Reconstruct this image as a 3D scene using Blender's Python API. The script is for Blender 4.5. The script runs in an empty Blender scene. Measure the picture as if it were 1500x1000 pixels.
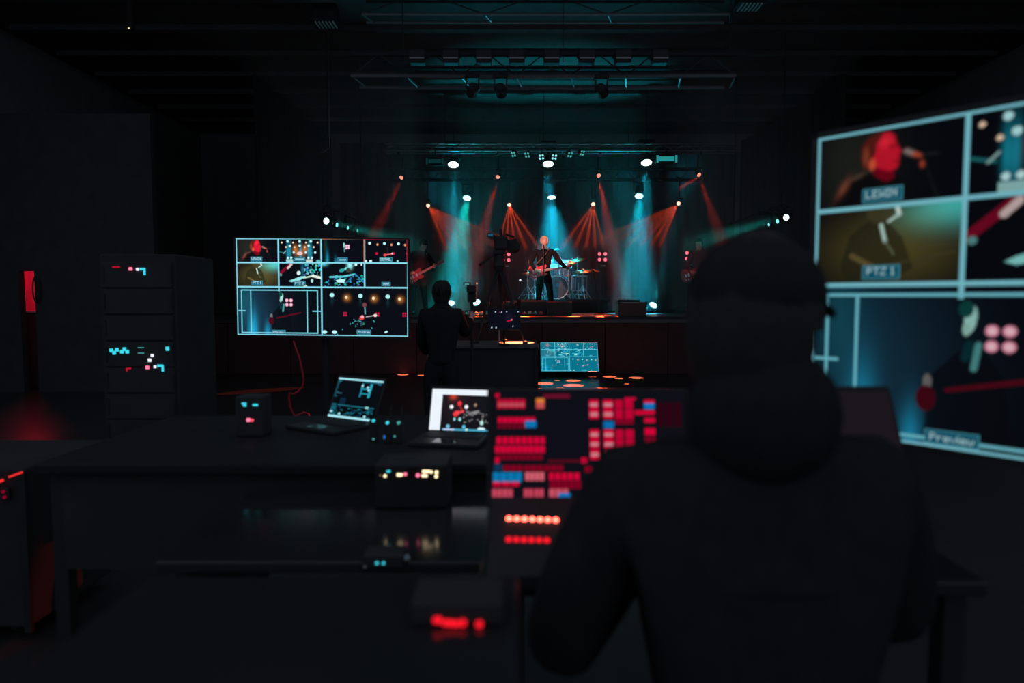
import bpy, bmesh, math, random
import numpy as np
from mathutils import Vector, Matrix, Quaternion

random.seed(7)
rng = np.random.default_rng(7)
scene = bpy.context.scene
C = scene.collection

# ------------------------------------------------------------------ camera
EYE = 1.51
FPX = 1000.0                       # focal length in pixels of the 1500x1000 frame
PITCH = math.atan(64 / FPX)
cam_d = bpy.data.cameras.new('camera')
cam_d.sensor_width = 36.0
cam_d.lens = 24.0
cam_d.clip_start = 0.05
cam_d.clip_end = 100
cam_d.dof.use_dof = True
cam_d.dof.focus_distance = 11.0
cam_d.dof.aperture_fstop = 1.9
cam = bpy.data.objects.new('camera', cam_d)
cam.location = (0, 0, EYE)
cam.rotation_euler = (math.pi / 2 - PITCH, 0, 0)
C.objects.link(cam)
scene.camera = cam

# ------------------------------------------------------------------ world, exposure
world = bpy.data.worlds.new('ambient_fill')
scene.world = world
world.use_nodes = True
bg = world.node_tree.nodes['Background']
bg.inputs[0].default_value = (0.185, 0.220, 0.280, 1)  # even ambient fill added to lift the blacks through the open hall
bg.inputs[1].default_value = 1.0
vs = scene.view_settings
vs.view_transform = 'Standard'
vs.look = 'None'
vs.exposure = 0.0
vs.gamma = 1.0
vs.use_curve_mapping = False
cy = scene.cycles
cy.use_denoising = True
cy.max_bounces = 6
cy.diffuse_bounces = 2
cy.glossy_bounces = 3
cy.volume_bounces = 1
cy.transparent_max_bounces = 8
cy.sample_clamp_indirect = 1.5
cy.caustics_reflective = False
cy.caustics_refractive = False

# key colours of the stage light
CYAN = (0.05, 0.62, 0.80)
TEAL = (0.03, 0.70, 0.66)
RED = (1.0, 0.055, 0.03)
ORANGE = (1.0, 0.125, 0.03)
PINK = (1.0, 0.42, 0.40)

# ------------------------------------------------------------------ helpers
V = Vector
cp, sp = math.cos(PITCH), math.sin(PITCH)


def ray(u, v):
    a, b = (u - 750) / FPX, (500 - v) / FPX
    return V((a, cp + b * sp, -sp + b * cp))


def P(u, v, z):
    """point seen at pixel (u, v) standing z metres in front of the camera"""
    d = ray(u, v)
    return V((0, 0, EYE)) + d * (z / d.y)


def on_level(u, v, h=0.0):
    """point seen at pixel (u, v) on the horizontal level h"""
    d = ray(u, v)
    return V((0, 0, EYE)) + d * ((h - EYE) / d.z)


def lin(c):
    return tuple((x / 12.92 if x <= 0.04045 else ((x + 0.055) / 1.055) ** 2.4) for x in (k / 255 for k in c))


MATS = {}


def mat(name, col, rough=0.6, metal=0.0, spec=0.4, var=0.25, scale=6.0, bump=0.0, sheen=0.0):
    if name in MATS:
        return MATS[name]
    m = bpy.data.materials.new(name)
    m.use_nodes = True
    nt = m.node_tree
    b = nt.nodes['Principled BSDF']
    tc = nt.nodes.new('ShaderNodeTexCoord')
    nz = nt.nodes.new('ShaderNodeTexNoise')
    nz.inputs['Scale'].default_value = scale
    nz.inputs['Detail'].default_value = 4
    nt.links.new(tc.outputs['Object'], nz.inputs['Vector'])
    mx = nt.nodes.new('ShaderNodeMix')
    mx.data_type = 'RGBA'
    mx.inputs[6].default_value = (*[k * (1 - var) for k in col], 1)
    mx.inputs[7].default_value = (*[min(1, k * (1 + var)) for k in col], 1)
    nt.links.new(nz.outputs['Fac'], mx.inputs[0])
    nt.links.new(mx.outputs[2], b.inputs['Base Color'])
    b.inputs['Roughness'].default_value = rough
    b.inputs['Metallic'].default_value = metal
    b.inputs['Specular IOR Level'].default_value = spec
    if sheen:
        b.inputs['Sheen Weight'].default_value = sheen
    if bump:
        bp = nt.nodes.new('ShaderNodeBump')
        bp.inputs['Strength'].default_value = bump
        nt.links.new(nz.outputs['Fac'], bp.inputs['Height'])
        nt.links.new(bp.outputs['Normal'], b.inputs['Normal'])
    MATS[name] = m
    return m


def glow(name, col, strength=1.0):
    if name in MATS:
        return MATS[name]
    m = bpy.data.materials.new(name)
    m.use_nodes = True
    nt = m.node_tree
    nt.nodes.clear()
    e = nt.nodes.new('ShaderNodeEmission')
    e.inputs[0].default_value = (*col, 1)
    e.inputs[1].default_value = strength
    o = nt.nodes.new('ShaderNodeOutputMaterial')
    nt.links.new(e.outputs[0], o.inputs[0])
    m.cycles.emission_sampling = 'NONE'
    MATS[name] = m
    return m


def frame_to(d):
    """rotation taking +Z to d"""
    return V(d).normalized().to_track_quat('Z', 'Y').to_matrix()


class MB:
    def __init__(self):
        self.v, self.f = [], []

    def add(self, vs_, fs_):
        n = len(self.v)
        self.v += [V(p) for p in vs_]
        self.f += [tuple(i + n for i in f) for f in fs_]
        return self

    def box(self, c, s, rot=None, taper=1.0):
        c = V(c)
        x, y, z = (k / 2 for k in s)
        pts = [V((i * x * (taper if k > 0 else 1), j * y * (taper if k > 0 else 1), k * z))
               for k in (-1, 1) for j in (-1, 1) for i in (-1, 1)]
        if rot is not None:
            pts = [rot @ p for p in pts]
        return self.add([c + p for p in pts],
                        [(0, 2, 3, 1), (4, 5, 7, 6), (0, 1, 5, 4), (2, 6, 7, 3), (0, 4, 6, 2), (1, 3, 7, 5)])

    def bbox(self, c, s, bev=0.01, rot=None):
        """box with chamfered vertical and horizontal edges"""
        bm = bmesh.new()
        bmesh.ops.create_cube(bm, size=1)
        for q in bm.verts:
            q.co = V((q.co.x * s[0], q.co.y * s[1], q.co.z * s[2]))
        bmesh.ops.bevel(bm, geom=bm.edges[:], offset=min(bev, min(s) * 0.45), segments=2, affect='EDGES', profile=0.5)
        bm.verts.index_update()
        pts = [q.co.copy() for q in bm.verts]
        if rot is not None:
            pts = [rot @ p for p in pts]
        self.add([V(c) + p for p in pts], [[q.index for q in f.verts] for f in bm.faces])
        bm.free()
        return self

    def lathe(self, o, d, prof, seg=16, cap=True):
        """prof = [(radius, distance along d)]"""
        R = frame_to(d)
        o = V(o)
        vs_, fs_ = [], []
        for r, t in prof:
            for k in range(seg):
                a = 2 * math.pi * k / seg
                vs_.append(o + R @ V((r * math.cos(a), r * math.sin(a), t)))
        for i in range(len(prof) - 1):
            for k in range(seg):
                k2 = (k + 1) % seg
                fs_.append((i * seg + k, i * seg + k2, (i + 1) * seg + k2, (i + 1) * seg + k))
        if cap:
            fs_.append(tuple(range(seg))[::-1])
            fs_.append(tuple((len(prof) - 1) * seg + k for k in range(seg)))
        return self.add(vs_, fs_)

    def rod(self, a, b, r, r2=None, seg=8):
        a, b = V(a), V(b)
        return self.lathe(a, b - a, [(r, 0), (r2 if r2 is not None else r, (b - a).length)], seg)

    def tube(self, pts, r, seg=6):
        pts = [V(p) for p in pts]
        vs_, fs_ = [], []
        n = len(pts)
        rr = r if isinstance(r, (list, tuple)) else [r] * n
        up = V((0.13, 0.27, 0.95)).normalized()
        for i, p in enumerate(pts):
            t = (pts[min(i + 1, n - 1)] - pts[max(i - 1, 0)]).normalized()
            x = t.cross(up)
            if x.length < 1e-3:
                x = t.cross(V((1, 0, 0)))
            x.normalize()
            y = t.cross(x)
            for k in range(seg):
                a = 2 * math.pi * k / seg
                vs_.append(p + (x * math.cos(a) + y * math.sin(a)) * rr[i])
        for i in range(n - 1):
            for k in range(seg):
                k2 = (k + 1) % seg
                fs_.append((i * seg + k, i * seg + k2, (i + 1) * seg + k2, (i + 1) * seg + k))
        fs_.append(tuple(range(seg))[::-1])
        fs_.append(tuple((n - 1) * seg + k for k in range(seg)))
        return self.add(vs_, fs_)

    def ball(self, c, s, rot=None, nu=14, nv=9, fn=None):
        c = V(c)
        if not hasattr(s, '__len__'):
            s = (s, s, s)
        vs_, fs_ = [], []
        for i in range(nv + 1):
            th = math.pi * i / nv
            for k in range(nu):
                ph = 2 * math.pi * k / nu
                p = V((math.sin(th) * math.cos(ph), math.sin(th) * math.sin(ph), math.cos(th)))
                q = fn(p) if fn else p
                q = V((q.x * s[0], q.y * s[1], q.z * s[2]))
                if rot is not None:
                    q = rot @ q
                vs_.append(c + q)
        for i in range(nv):
            for k in range(nu):
                k2 = (k + 1) % nu
                fs_.append((i * nu + k, (i + 1) * nu + k, (i + 1) * nu + k2, i * nu + k2))
        return self.add(vs_, fs_)

    def prism(self, outline, th, M=None):
        """outline in local x,z; thickness along y, centred"""
        n = len(outline)
        vs_ = [V((x, -th / 2, z)) for x, z in outline] + [V((x, th / 2, z)) for x, z in outline]
        if M is not None:
            vs_ = [M @ p for p in vs_]
        fs_ = [tuple(range(n)), tuple(range(2 * n - 1, n - 1, -1))]
        for k in range(n):
            k2 = (k + 1) % n
            fs_.append((k, k + n, k2 + n, k2))
        return self.add(vs_, fs_)

    def quad(self, a, b, c, d):
        return self.add([a, b, c, d], [(0, 1, 2, 3)])


def link(name, me, m, parent=None, smooth=False):
    if m is not None:
        me.materials.append(m)
    if smooth and len(me.polygons):
        me.polygons.foreach_set('use_smooth', [True] * len(me.polygons))
    o = bpy.data.objects.new(name, me)
    C.objects.link(o)
    if parent is not None:
        o.parent = parent
    return o


def build(name, mb, m, parent=None, smooth=False, base=None):
    """mesh object from a world-space MB; child meshes are stored relative to the thing's base"""
    org = V((0, 0, 0))
    if parent is not None:
        q = parent
        while q is not None:
            org += q.location
            q = q.parent
    elif base is not None:
        org = V(base)
    me = bpy.data.meshes.new(name)
    me.from_pydata([tuple(p - org) for p in mb.v], [], mb.f)
    bm = bmesh.new()
    bm.from_mesh(me)
    bmesh.ops.recalc_face_normals(bm, faces=bm.faces)
    bm.to_mesh(me)
    bm.free()
    o = link(name, me, m, parent, smooth)
    if parent is None and base is not None:
        o.location = org
    return o


def tag(o, label, cat, group=None, kind=None):
    o['label'] = label
    o['category'] = cat
    if group:
        o['group'] = group
    if kind:
        o['kind'] = kind
    return o


def thing(name, label, cat, base, group=None):
    o = bpy.data.objects.new(name, None)
    o.empty_display_size = 0.1
    C.objects.link(o)
    o.location = base
    return tag(o, label, cat, group)


def struct(name, mb, m, label=None, parent=None):
    o = build(name, mb, m, parent)
    if parent is None:
        o['kind'] = 'structure'
        if label:
            o['label'] = label
    return o


def spot(parent, loc, target, power, col, ang, blend=0.25, radius=0.03, name='beam'):
    d = bpy.data.lights.new(name, 'SPOT')
    d.energy = power
    d.color = col
    d.spot_size = math.radians(ang)
    d.spot_blend = blend
    d.shadow_soft_size = radius
    o = bpy.data.objects.new(name, d)
    C.objects.link(o)
    org = V((0, 0, 0))
    if parent is not None:
        o.parent = parent
        org = parent.location
    o.location = V(loc) - org
    o.rotation_euler = (V(target) - V(loc)).to_track_quat('-Z', 'Y').to_euler()
    return o


# ------------------------------------------------------------------ materials
M_FLOOR = mat('polished_dark_floor', (0.034, 0.033, 0.034), 0.26, 0, 0.30, 0.3, 1.2)
M_BLACK = mat('black_paint', (0.036, 0.036, 0.036), 0.9, 0, 0.08)
M_CEIL = mat('dark_ceiling_paint', (0.10, 0.10, 0.10), 0.95, 0, 0.05)
M_WALL = mat('dark_wall_paint', (0.20, 0.20, 0.20), 0.95, 0, 0.05)
M_STAGE = mat('stage_vinyl', (0.055, 0.052, 0.053), 0.35, 0, 0.5)
M_SKIRT = mat('stage_skirt', (0.066, 0.033, 0.034), 0.9, 0, 0.1)
M_DRAPE = mat('velvet_drape', (0.036, 0.036, 0.038), 0.9, 0, 0.1, 0.2, 9, 0, 0.15)
M_PLASTIC = mat('black_plastic', (0.036, 0.036, 0.037), 0.6, 0, 0.10)
M_GLOSS = mat('gloss_black_laminate', (0.022, 0.022, 0.023), 0.13, 0, 0.30)
M_DESK = mat('desk_black_laminate', (0.020, 0.020, 0.020), 0.6, 0, 0.08)
M_METAL = mat('dark_metal', (0.032, 0.032, 0.033), 0.5, 0.2, 0.12)
M_ALU = mat('truss_aluminium', (0.17, 0.175, 0.18), 0.42, 0.6, 0.5, 0.12)
M_CHROME = mat('chrome', (0.78, 0.79, 0.80), 0.32, 0.8, 0.5, 0.05)
M_CLOTH = mat('black_cloth', (0.022, 0.022, 0.023), 0.95, 0, 0.04, 0.3, 30, 0.1)
M_JEANS = mat('dark_denim', (0.022, 0.022, 0.025), 0.95, 0, 0.04, 0.3, 40, 0.1)
M_SKIN = mat('skin', (0.58, 0.36, 0.28), 0.5, 0, 0.4, 0.08, 20)
M_HAIRB = mat('blond_hair', (0.50, 0.34, 0.20), 0.55, 0, 0.4, 0.35, 60)
M_HAIRD = mat('dark_hair', (0.028, 0.026, 0.025), 0.8, 0, 0.15, 0.35, 60)
M_SHOE = mat('shoe_leather', (0.05, 0.045, 0.042), 0.4)
M_EYE = mat('eye', (0.25, 0.25, 0.25), 0.2)
M_CHERRY = mat('red_guitar_lacquer', (0.80, 0.05, 0.065), 0.2, 0, 0.6, 0.15)
M_BURST = mat('dark_red_guitar_lacquer', (0.30, 0.02, 0.02), 0.22, 0, 0.6, 0.15)
M_IVORY = mat('ivory_plastic', (0.72, 0.68, 0.60), 0.4)
M_MAPLE = mat('maple_neck', (0.55, 0.36, 0.20), 0.35)
M_WHITE = mat('white_plastic', (0.70, 0.70, 0.70), 0.4)
M_DRUM = mat('blue_drum_wrap', (0.05, 0.16, 0.22), 0.25, 0, 0.6)
M_HEADSKIN = mat('drum_head_film', (0.62, 0.62, 0.60), 0.5)
M_HEADBLK = mat('black_drum_head', (0.018, 0.018, 0.02), 0.35)
M_BRASS = mat('cymbal_bronze', (0.62, 0.48, 0.22), 0.28, 0.9, 0.5)
M_TOLEX = mat('amp_tolex', (0.055, 0.050, 0.050), 0.75, 0, 0.3, 0.3, 60, 0.2)
M_GRILLE = mat('amp_grille_cloth', (0.11, 0.05, 0.048), 0.85, 0, 0.2, 0.4, 90, 0.2)
M_REDCABLE = mat('red_cable_jacket', (0.50, 0.012, 0.03), 0.4)
M_PALE = mat('pale_cable', (0.65, 0.62, 0.62), 0.35)

G_WHITE = glow('lamp_white_cyan', (0.75, 1.0, 1.0), 2.2)
G_CYANLENS = glow('lamp_cyan', (0.25, 0.85, 0.85), 1.2)
G_TEALDIM = glow('teal_glow_dim', (0.10, 0.55, 0.52), 0.7)
G_HOT = glow('lamp_orange_hot', (1.0, 0.50, 0.34), 2.4)
G_REDHOT = glow('lamp_red', (1.0, 0.28, 0.20), 1.4)
G_PINK = glow('lamp_pink_red', (1.0, 0.13, 0.19), 1.5)
G_PANEL = glow('panel_teal', (0.02, 0.30, 0.31), 0.9)
G_PANELDIM = glow('panel_teal_dim', (0.004, 0.035, 0.038), 0.8)
G_LRED = glow('led_red', (1.0, 0.06, 0.12), 1.3)
G_LREDDIM = glow('led_red_dim', (0.55, 0.004, 0.03), 1.0)
G_LCYAN = glow('led_and_glint_cyan', (0.05, 0.66, 0.80), 1.1)
G_LWHITE = glow('led_white', (0.80, 0.82, 0.95), 1.2)
G_LWARM = glow('led_warm', (1.0, 0.78, 0.45), 2.2)
G_LPINK = glow('led_pink', (1.0, 0.16, 0.28), 1.8)
G_GLINTBLUE = glow('glint_blue', (0.02, 0.14, 0.45), 1.0)
G_BTN = glow('button_red', (1.0, 0.11, 0.07), 9.0)
G_REDREFL = glow('red_reflection', (0.9, 0.008, 0.02), 1.6)
G_EDGEGLINT = glow('edge_glint_red', (1.0, 0.03, 0.03), 0.9)

EDGE_Z = 13.5                     # front edge of the stage
STAGE_H = EYE - 0.378
# ================================================================== the hall
CEIL = 6.5
struct('floor', MB().box((0, 8, -0.05), (34, 34, 0.1)), M_FLOOR, 'polished dark hall floor')
struct('ceiling', MB().box((0, 15.5, CEIL + 0.1), (24, 17, 0.2)), M_CEIL, 'black painted hall ceiling')
struct('wall_left', MB().box((-9.6, 14.6, 3.25), (0.2, 13.2, 6.5)), M_WALL, 'dark left hall wall')
struct('wall_right', MB().box((10.2, 14.6, 3.25), (0.2, 13.2, 6.5)), M_WALL, 'dark right hall wall')
struct('wall_rear', MB().box((0.3, 21.3, 3.25), (20, 0.2, 6.5)), M_WALL, 'black wall behind the stage curtain')
ceil_o = bpy.data.objects['ceiling']
for k, yy in enumerate((11.6, 12.9, 14.2, 15.5, 16.8, 18.1, 19.4)):
    build('ceiling_joist', MB().box((0.3, yy, CEIL - 0.05), (19, 0.16, 0.10)), M_CEIL, ceil_o)

st = struct('stage_floor', MB().box((0.6, (EDGE_Z + 21.2) / 2, STAGE_H - 0.06), (15.0, 21.2 - EDGE_Z, 0.12)), M_STAGE,
            'black stage deck')
st.name = 'floor_stage'
x0 = -6.9
for k in range(12):
    build('skirt_panel', MB().box((x0 + 0.625 + k * 1.25, EDGE_Z + 0.05, (STAGE_H - 0.12) / 2), (1.235, 0.04, STAGE_H - 0.13)),
          M_SKIRT, st)
build('edge_trim', MB().box((0.6, EDGE_Z - 0.012, STAGE_H - 0.02), (15.0, 0.02, 0.045)), M_METAL, st)

# backdrop curtain with deep folds
bx = MB()
n, x_a, x_b = 420, -5.05, 6.55
rows = 10
for j in range(rows + 1):
    t = j / rows
    z = STAGE_H + 0.03 + t * (CEIL - STAGE_H - 0.5)
    for i in range(n + 1):
        x = x_a + (x_b - x_a) * i / n
        amp = 0.10 * (1.15 - 0.45 * t)
        y = 20.3 + amp * math.sin(x * 11 + 1.2 * math.sin(x * 2.3)) + 0.05 * math.sin(x * 4.1 + 2 * t) + 0.03 * math.sin(x * 23 + 3 * t)
        bx.v.append(V((x, y, z)))
for j in range(rows):
    for i in range(n):
        a = j * (n + 1) + i
        bx.f.append((a, a + 1, a + n + 2, a + n + 1))
o = build('backdrop_curtain', bx, M_DRAPE, None, True)
tag(o, 'tall grey velvet curtain hanging in folds behind the band', 'curtain')
o.modifiers.new('cloth_thickness', 'SOLIDIFY').thickness = 0.012
for sx, lab in ((-1, 'black side curtain at the left end of the stage'), (1, 'black side curtain at the right end of the stage')):
    m_ = MB()
    cx = 0.75 + sx * 6.0
    for j in range(2):
        for i in range(61):
            y = 14.2 + i * 0.1
            m_.v.append(V((cx + 0.07 * math.sin(y * 13), y, STAGE_H + 0.02 + j * (CEIL - STAGE_H - 0.45))))
    for i in range(60):
        m_.f.append((i, i + 1, 61 + i + 1, 61 + i))
    o = build('side_curtain', m_, M_BLACK, None, True)
    tag(o, lab, 'curtain', 'side curtains of the stage')
    o.modifiers.new('cloth_thickness', 'SOLIDIFY').thickness = 0.012

# side room with red light, seen through a gap in a partition at far left
ZP = 11.0
gx0, gx1 = P(33, 430, ZP).x, P(55, 430, ZP).x
gtop = P(40, 397, ZP).z
pw = struct('wall_partition', MB()
            .box(((-9.6 + gx0) / 2, ZP, 2.2), (gx0 + 9.6, 0.12, 4.4))
            .box(((gx1 - 5.7) / 2, ZP, 2.2), (-5.7 - gx1, 0.12, 4.4))
            .box(((gx0 + gx1) / 2, ZP, (gtop + 4.4) / 2), (gx1 - gx0 + 0.002, 0.12, 4.4 - gtop)), mat('partition_black_paint', (0.045, 0.045, 0.046), 0.95, 0, 0.05),
            'dark partition wall with a narrow doorway into a red lit room')
M_RROOM = mat('side_room_paint', (0.7, 0.6, 0.6), 0.8)
struct('wall_side_room', MB().box(((gx0 + gx1) / 2 - 0.2, ZP + 1.6, 1.3), (2.4, 0.1, 2.6))
       .box((gx0 - 1.0, ZP + 0.85, 1.3), (0.1, 1.5, 2.6)).box((gx1 + 0.6, ZP + 0.85, 1.3), (0.1, 1.5, 2.6))
       .box(((gx0 + gx1) / 2 - 0.2, ZP + 0.85, 2.65), (2.4, 1.6, 0.1)), M_RROOM, 'pale walls of the red lit side room')
t = thing('counter', 'counter with a bright red lit edge in the side room', 'counter', (gx0, ZP + 0.6, 0))
zc = P(44, 457, ZP + 0.4).z
build('counter_top', MB().bbox(((gx0 + gx1) / 2 - 0.1, ZP + 0.6, zc), (1.3, 0.42, 0.035), 0.006), mat('counter_white', (0.85, 0.8, 0.8), 0.4), t)
build('counter_front', MB().box(((gx0 + gx1) / 2 - 0.1, ZP + 0.62, zc / 2 - 0.01), (1.26, 0.34, zc - 0.02)), mat('counter_dark', (0.12, 0.08, 0.08), 0.6), t)
t = thing('red_lamp', 'small red lamp hanging in the side room', 'lamp', (gx0 - 0.35, ZP + 0.7, 2.2))
build('shade', MB().lathe((gx0 - 0.35, ZP + 0.7, 2.2), (0, 0, 1), [(0.12, 0), (0.05, 0.14), (0.02, 0.16)]), M_PLASTIC, t)
build('cord', MB().rod((gx0 - 0.35, ZP + 0.7, 2.36), (gx0 - 0.35, ZP + 0.7, 2.6), 0.006), M_PLASTIC, t)
pl = bpy.data.lights.new('bulb', 'POINT')
pl.energy = 20
pl.color = (1.0, 0.012, 0.05)
pl.shadow_soft_size = 0.04
po = bpy.data.objects.new('bulb', pl)
C.objects.link(po)
po.parent = t
po.location = (0, 0, -0.06)
# coiled cable hanging in the doorway
hc = P(51.5, 424, ZP - 0.12)
t = thing('coiled_cable', 'black cable coil hanging at the red lit doorway', 'cable', hc)
for k in range(3):
    r1, r2 = 0.035 + 0.012 * k, 0.17 + 0.02 * k
    build('loop', MB().tube([hc + V((r1 * math.cos(a), 0.012 * k, r2 * math.sin(a))) for a in [2 * math.pi * i / 24 for i in range(25)]], 0.008), M_PLASTIC, t)

# ================================================================== haze over the stage
hz = bpy.data.materials.new('stage_haze')
hz.use_nodes = True
nt = hz.node_tree
nt.nodes.clear()
vsn = nt.nodes.new('ShaderNodeVolumeScatter')
vsn.inputs['Color'].default_value = (1, 1, 1, 1)
vsn.inputs['Density'].default_value = 0.032
vsn.inputs['Anisotropy'].default_value = 0.0
on = nt.nodes.new('ShaderNodeOutputMaterial')
nt.links.new(vsn.outputs[0], on.inputs['Volume'])
hz0, hz1 = STAGE_H + 0.05, 6.1
o = build('haze', MB().box((0.7, (16.42 + 20.12) / 2, (hz0 + hz1) / 2), (11.4, 20.12 - 16.42, hz1 - hz0))
          .box((-3.45, 14.6, (hz0 + hz1) / 2), (3.1, 3.6, hz1 - hz0)).box((5.0, 14.6, (hz0 + hz1) / 2), (2.8, 3.6, hz1 - hz0)), hz)
tag(o, 'thin theatrical haze filling the air above the stage', 'haze', None, 'stuff')

# ================================================================== trusses
def truss(label, y, z, xa, xb, w, h, bay, depth=None, name='truss', rc=0.024, dark=False, black=False):
    M_LOW = M_PLASTIC if black else M_ALU
    M_TOP = M_PLASTIC if dark or black else M_ALU
    depth = depth or w
    t = thing(name, label, 'truss', (0.75, y, z), 'lighting trusses')
    for sy in (0, 1):
        for sz in (0, 1):
            build('chord', MB().rod((xa, y + sy * depth, z + sz * h), (xb, y + sy * depth, z + sz * h), rc), M_LOW if sz == 0 else M_TOP, t)
    nb = int((xb - xa) / bay)
    for k in range(nb + 1):
        x = xa + (xb - xa) * k / nb
        m_ = MB().rod((x, y, z), (x + (0.10 if dark else 0), y + depth, z), 0.014, seg=6)
        build('cross_strut', m_, M_LOW, t)
        if k < nb:
            x2 = xa + (xb - xa) * (k + 0.5) / nb
            x3 = xa + (xb - xa) * (k + 1) / nb
            build('web_brace', MB().tube([(x, y, z), (x2, y, z + h), (x3, y, z)], 0.011), M_TOP, t)
    return t


T1Z = EYE + 3.475
T1 = truss('long front stage truss above the singer', 16.4, T1Z, -3.0, 5.4, 0.3, 0.16, 0.5)
T0Z = P(800, 262, 18.9).z
T0 = truss('rear stage truss close to the curtain', 18.9, T0Z, -3.4, 5.2, 0.3, 0.29, 0.6, black=True)
T2Z = EYE + 3.17
T2 = truss('wide ladder truss over the audience side', 10.0, T2Z, -2.3, 3.2, 0.5, 0.3, 0.72, 0.55, rc=0.032, dark=True)
T3 = truss('highest truss under the ceiling nearest the camera', 10.3, EYE + 4.15, -2.2, 3.2, 0.3, 0.3, 1.8, dark=True)
# motors' chains carrying the trusses
for t_, yy, zz in ((T1, 16.55, T1Z + 0.16), (T0, 19.05, T0Z + 0.29), (T2, 10.27, T2Z + 0.3), (T3, 10.45, EYE + 4.45)):
    for xx in (-1.6, 0.75, 3.2):
        if zz < CEIL - 0.1:
            build('hoist_chain', MB().rod((xx, yy, zz - 0.02), (xx, yy, CEIL), 0.008, seg=5), M_METAL, t_)

# curved pipe arms of the small lamps in the middle of the front truss are in the fixture builder
# ================================================================== stage lights
def perp(n_):
    n_ = V(n_).normalized()
    x = n_.cross(V((0, 0, 1)))
    if x.length < 1e-3:
        x = V((1, 0, 0))
    return x.normalized()


def moving_head(label, L, n_, r, lens_mat, group, hang=1, led=False, name='moving_head_light', top=None, grip=None):
    """L lens centre, n_ beam direction, hang=1 under a truss, -1 standing on the floor"""
    L, n_ = V(L), V(n_).normalized()
    piv = L - n_ * (r * 1.4)
    bz = piv.z + hang * (r * 2.5)
    t = thing(name, label, 'stage light', (piv.x, piv.y, bz if hang < 0 else bz), group)
    x = perp(n_)
    build('head', MB().lathe(L - n_ * r * 2.7, n_, [(r * 0.55, 0), (r * 0.95, r * 0.25), (r * 1.02, r * 1.2), (r * 0.92, r * 2.0), (r * 1.12, r * 2.62), (r * 1.12, r * 2.72)], 18), M_PLASTIC, t, True)
    if led:
        m_ = MB()
        fx = frame_to(n_)
        for k in range(10):
            a = 2 * math.pi * k / 10
            m_.lathe(L + fx @ V((0.72 * r * math.cos(a), 0.72 * r * math.sin(a), 0.004)) + n_ * r * 0.03, n_, [(r * 0.20, 0), (r * 0.16, r * 0.08)], 8)
        for k in range(5):
            a = 2 * math.pi * k / 5
            m_.lathe(L + fx @ V((0.33 * r * math.cos(a), 0.33 * r * math.sin(a), 0.004)) + n_ * r * 0.03, n_, [(r * 0.17, 0), (r * 0.13, r * 0.08)], 8)
        build('led_cells', m_, lens_mat, t)
        build('lens_plate', MB().lathe(L + n_ * r * 0.02, n_, [(r * 1.0, 0), (r * 1.0, r * 0.015)], 18), G_CYANLENS, t)
    else:
        build('lens', MB().lathe(L + n_ * r * 0.02, n_, [(r * 1.0, 0), (r * 0.8, r * 0.1), (r * 0.3, r * 0.14)], 18), lens_mat, t, True)
    for s in (-1, 1):
        m_ = MB()
        a0 = piv + x * s * r * 1.25
        m_.box((a0 + V((0, 0, hang * r * 1.1))), (r * 0.28, r * 0.55, r * 2.3))
        m_.lathe(a0 - x * s * 0.02, x * s, [(r * 0.38, 0), (r * 0.38, r * 0.25)], 10)
        build('yoke_arm', m_, M_METAL, t)
    build('base', MB().bbox((piv.x, piv.y, bz), (r * 3.0, r * 2.0, r * 0.9), 0.02), M_PLASTIC, t)
    if hang > 0:
        g = V(grip) if grip is not None else V((piv.x, piv.y, top if top else bz + r))
        mid_ = V((piv.x, piv.y, g.z))
        m_ = MB().rod((piv.x, piv.y, bz), mid_, 0.022).box(g, (0.06, 0.07, 0.07))
        if (g - mid_).length > 0.03:
            m_.rod(mid_, g, 0.018)
        build('clamp', m_, M_METAL, t)
    return t


rank4 = ('leftmost', 'second from left', 'third from left', 'rightmost')
rank3 = ('left', 'middle', 'right')
# upper row of cyan wash lights under the front truss
for k, (u, v, z) in enumerate(((664, 241, 16.95), (803, 240, 16.85), (947, 238, 16.75))):
    L = P(u, v, z)
    n_ = V((0.02 * (1 - k), -0.44, -0.9))
    t = moving_head(f'{rank3[k]} bright cyan wash light of the upper row on front truss', L, n_, 0.13, G_WHITE, 'cyan wash lights', 1, False, 'wash_light', None, (L.x, 16.7, T1Z))
    spot(t, L + n_ * 0.06, L + V((0.03 * (k - 1), 0.25, -4)), 24000, (0.002, 0.29, 0.44), 10, 0.35, 0.12)
# lower row of LED wash lights under the rear truss, aimed down on the stage
for k, (u, v, z, tu) in enumerate(((684, 290, 18.7, 655), (808, 289, 18.6, 818), (936, 287, 18.4, 928))):
    L = P(u, v, z)
    tgt = P(tu, 462, z - (2.0, 1.2, 2.0)[k])
    n_ = (tgt - L).normalized()
    t = moving_head(f'{rank3[k]} LED wash light of the lower row with ring of cyan cells', L, n_, 0.115, G_WHITE, 'cyan wash lights', 1, True, 'wash_light', None, (L.x, 18.9, T0Z))
    spot(t, L + n_ * 0.06, tgt, (9500, 17000, 9500)[k], ((0.002, 0.50, 0.46), (0.004, 0.33, 0.64), (0.002, 0.43, 0.58))[k], (23, 12, 23)[k], 0.7, 0.1)
    if k == 1:
        spot(t, L + n_ * 0.06, tgt, 5500, (0.004, 0.42, 0.60), 44, 0.8, 0.1)
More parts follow.
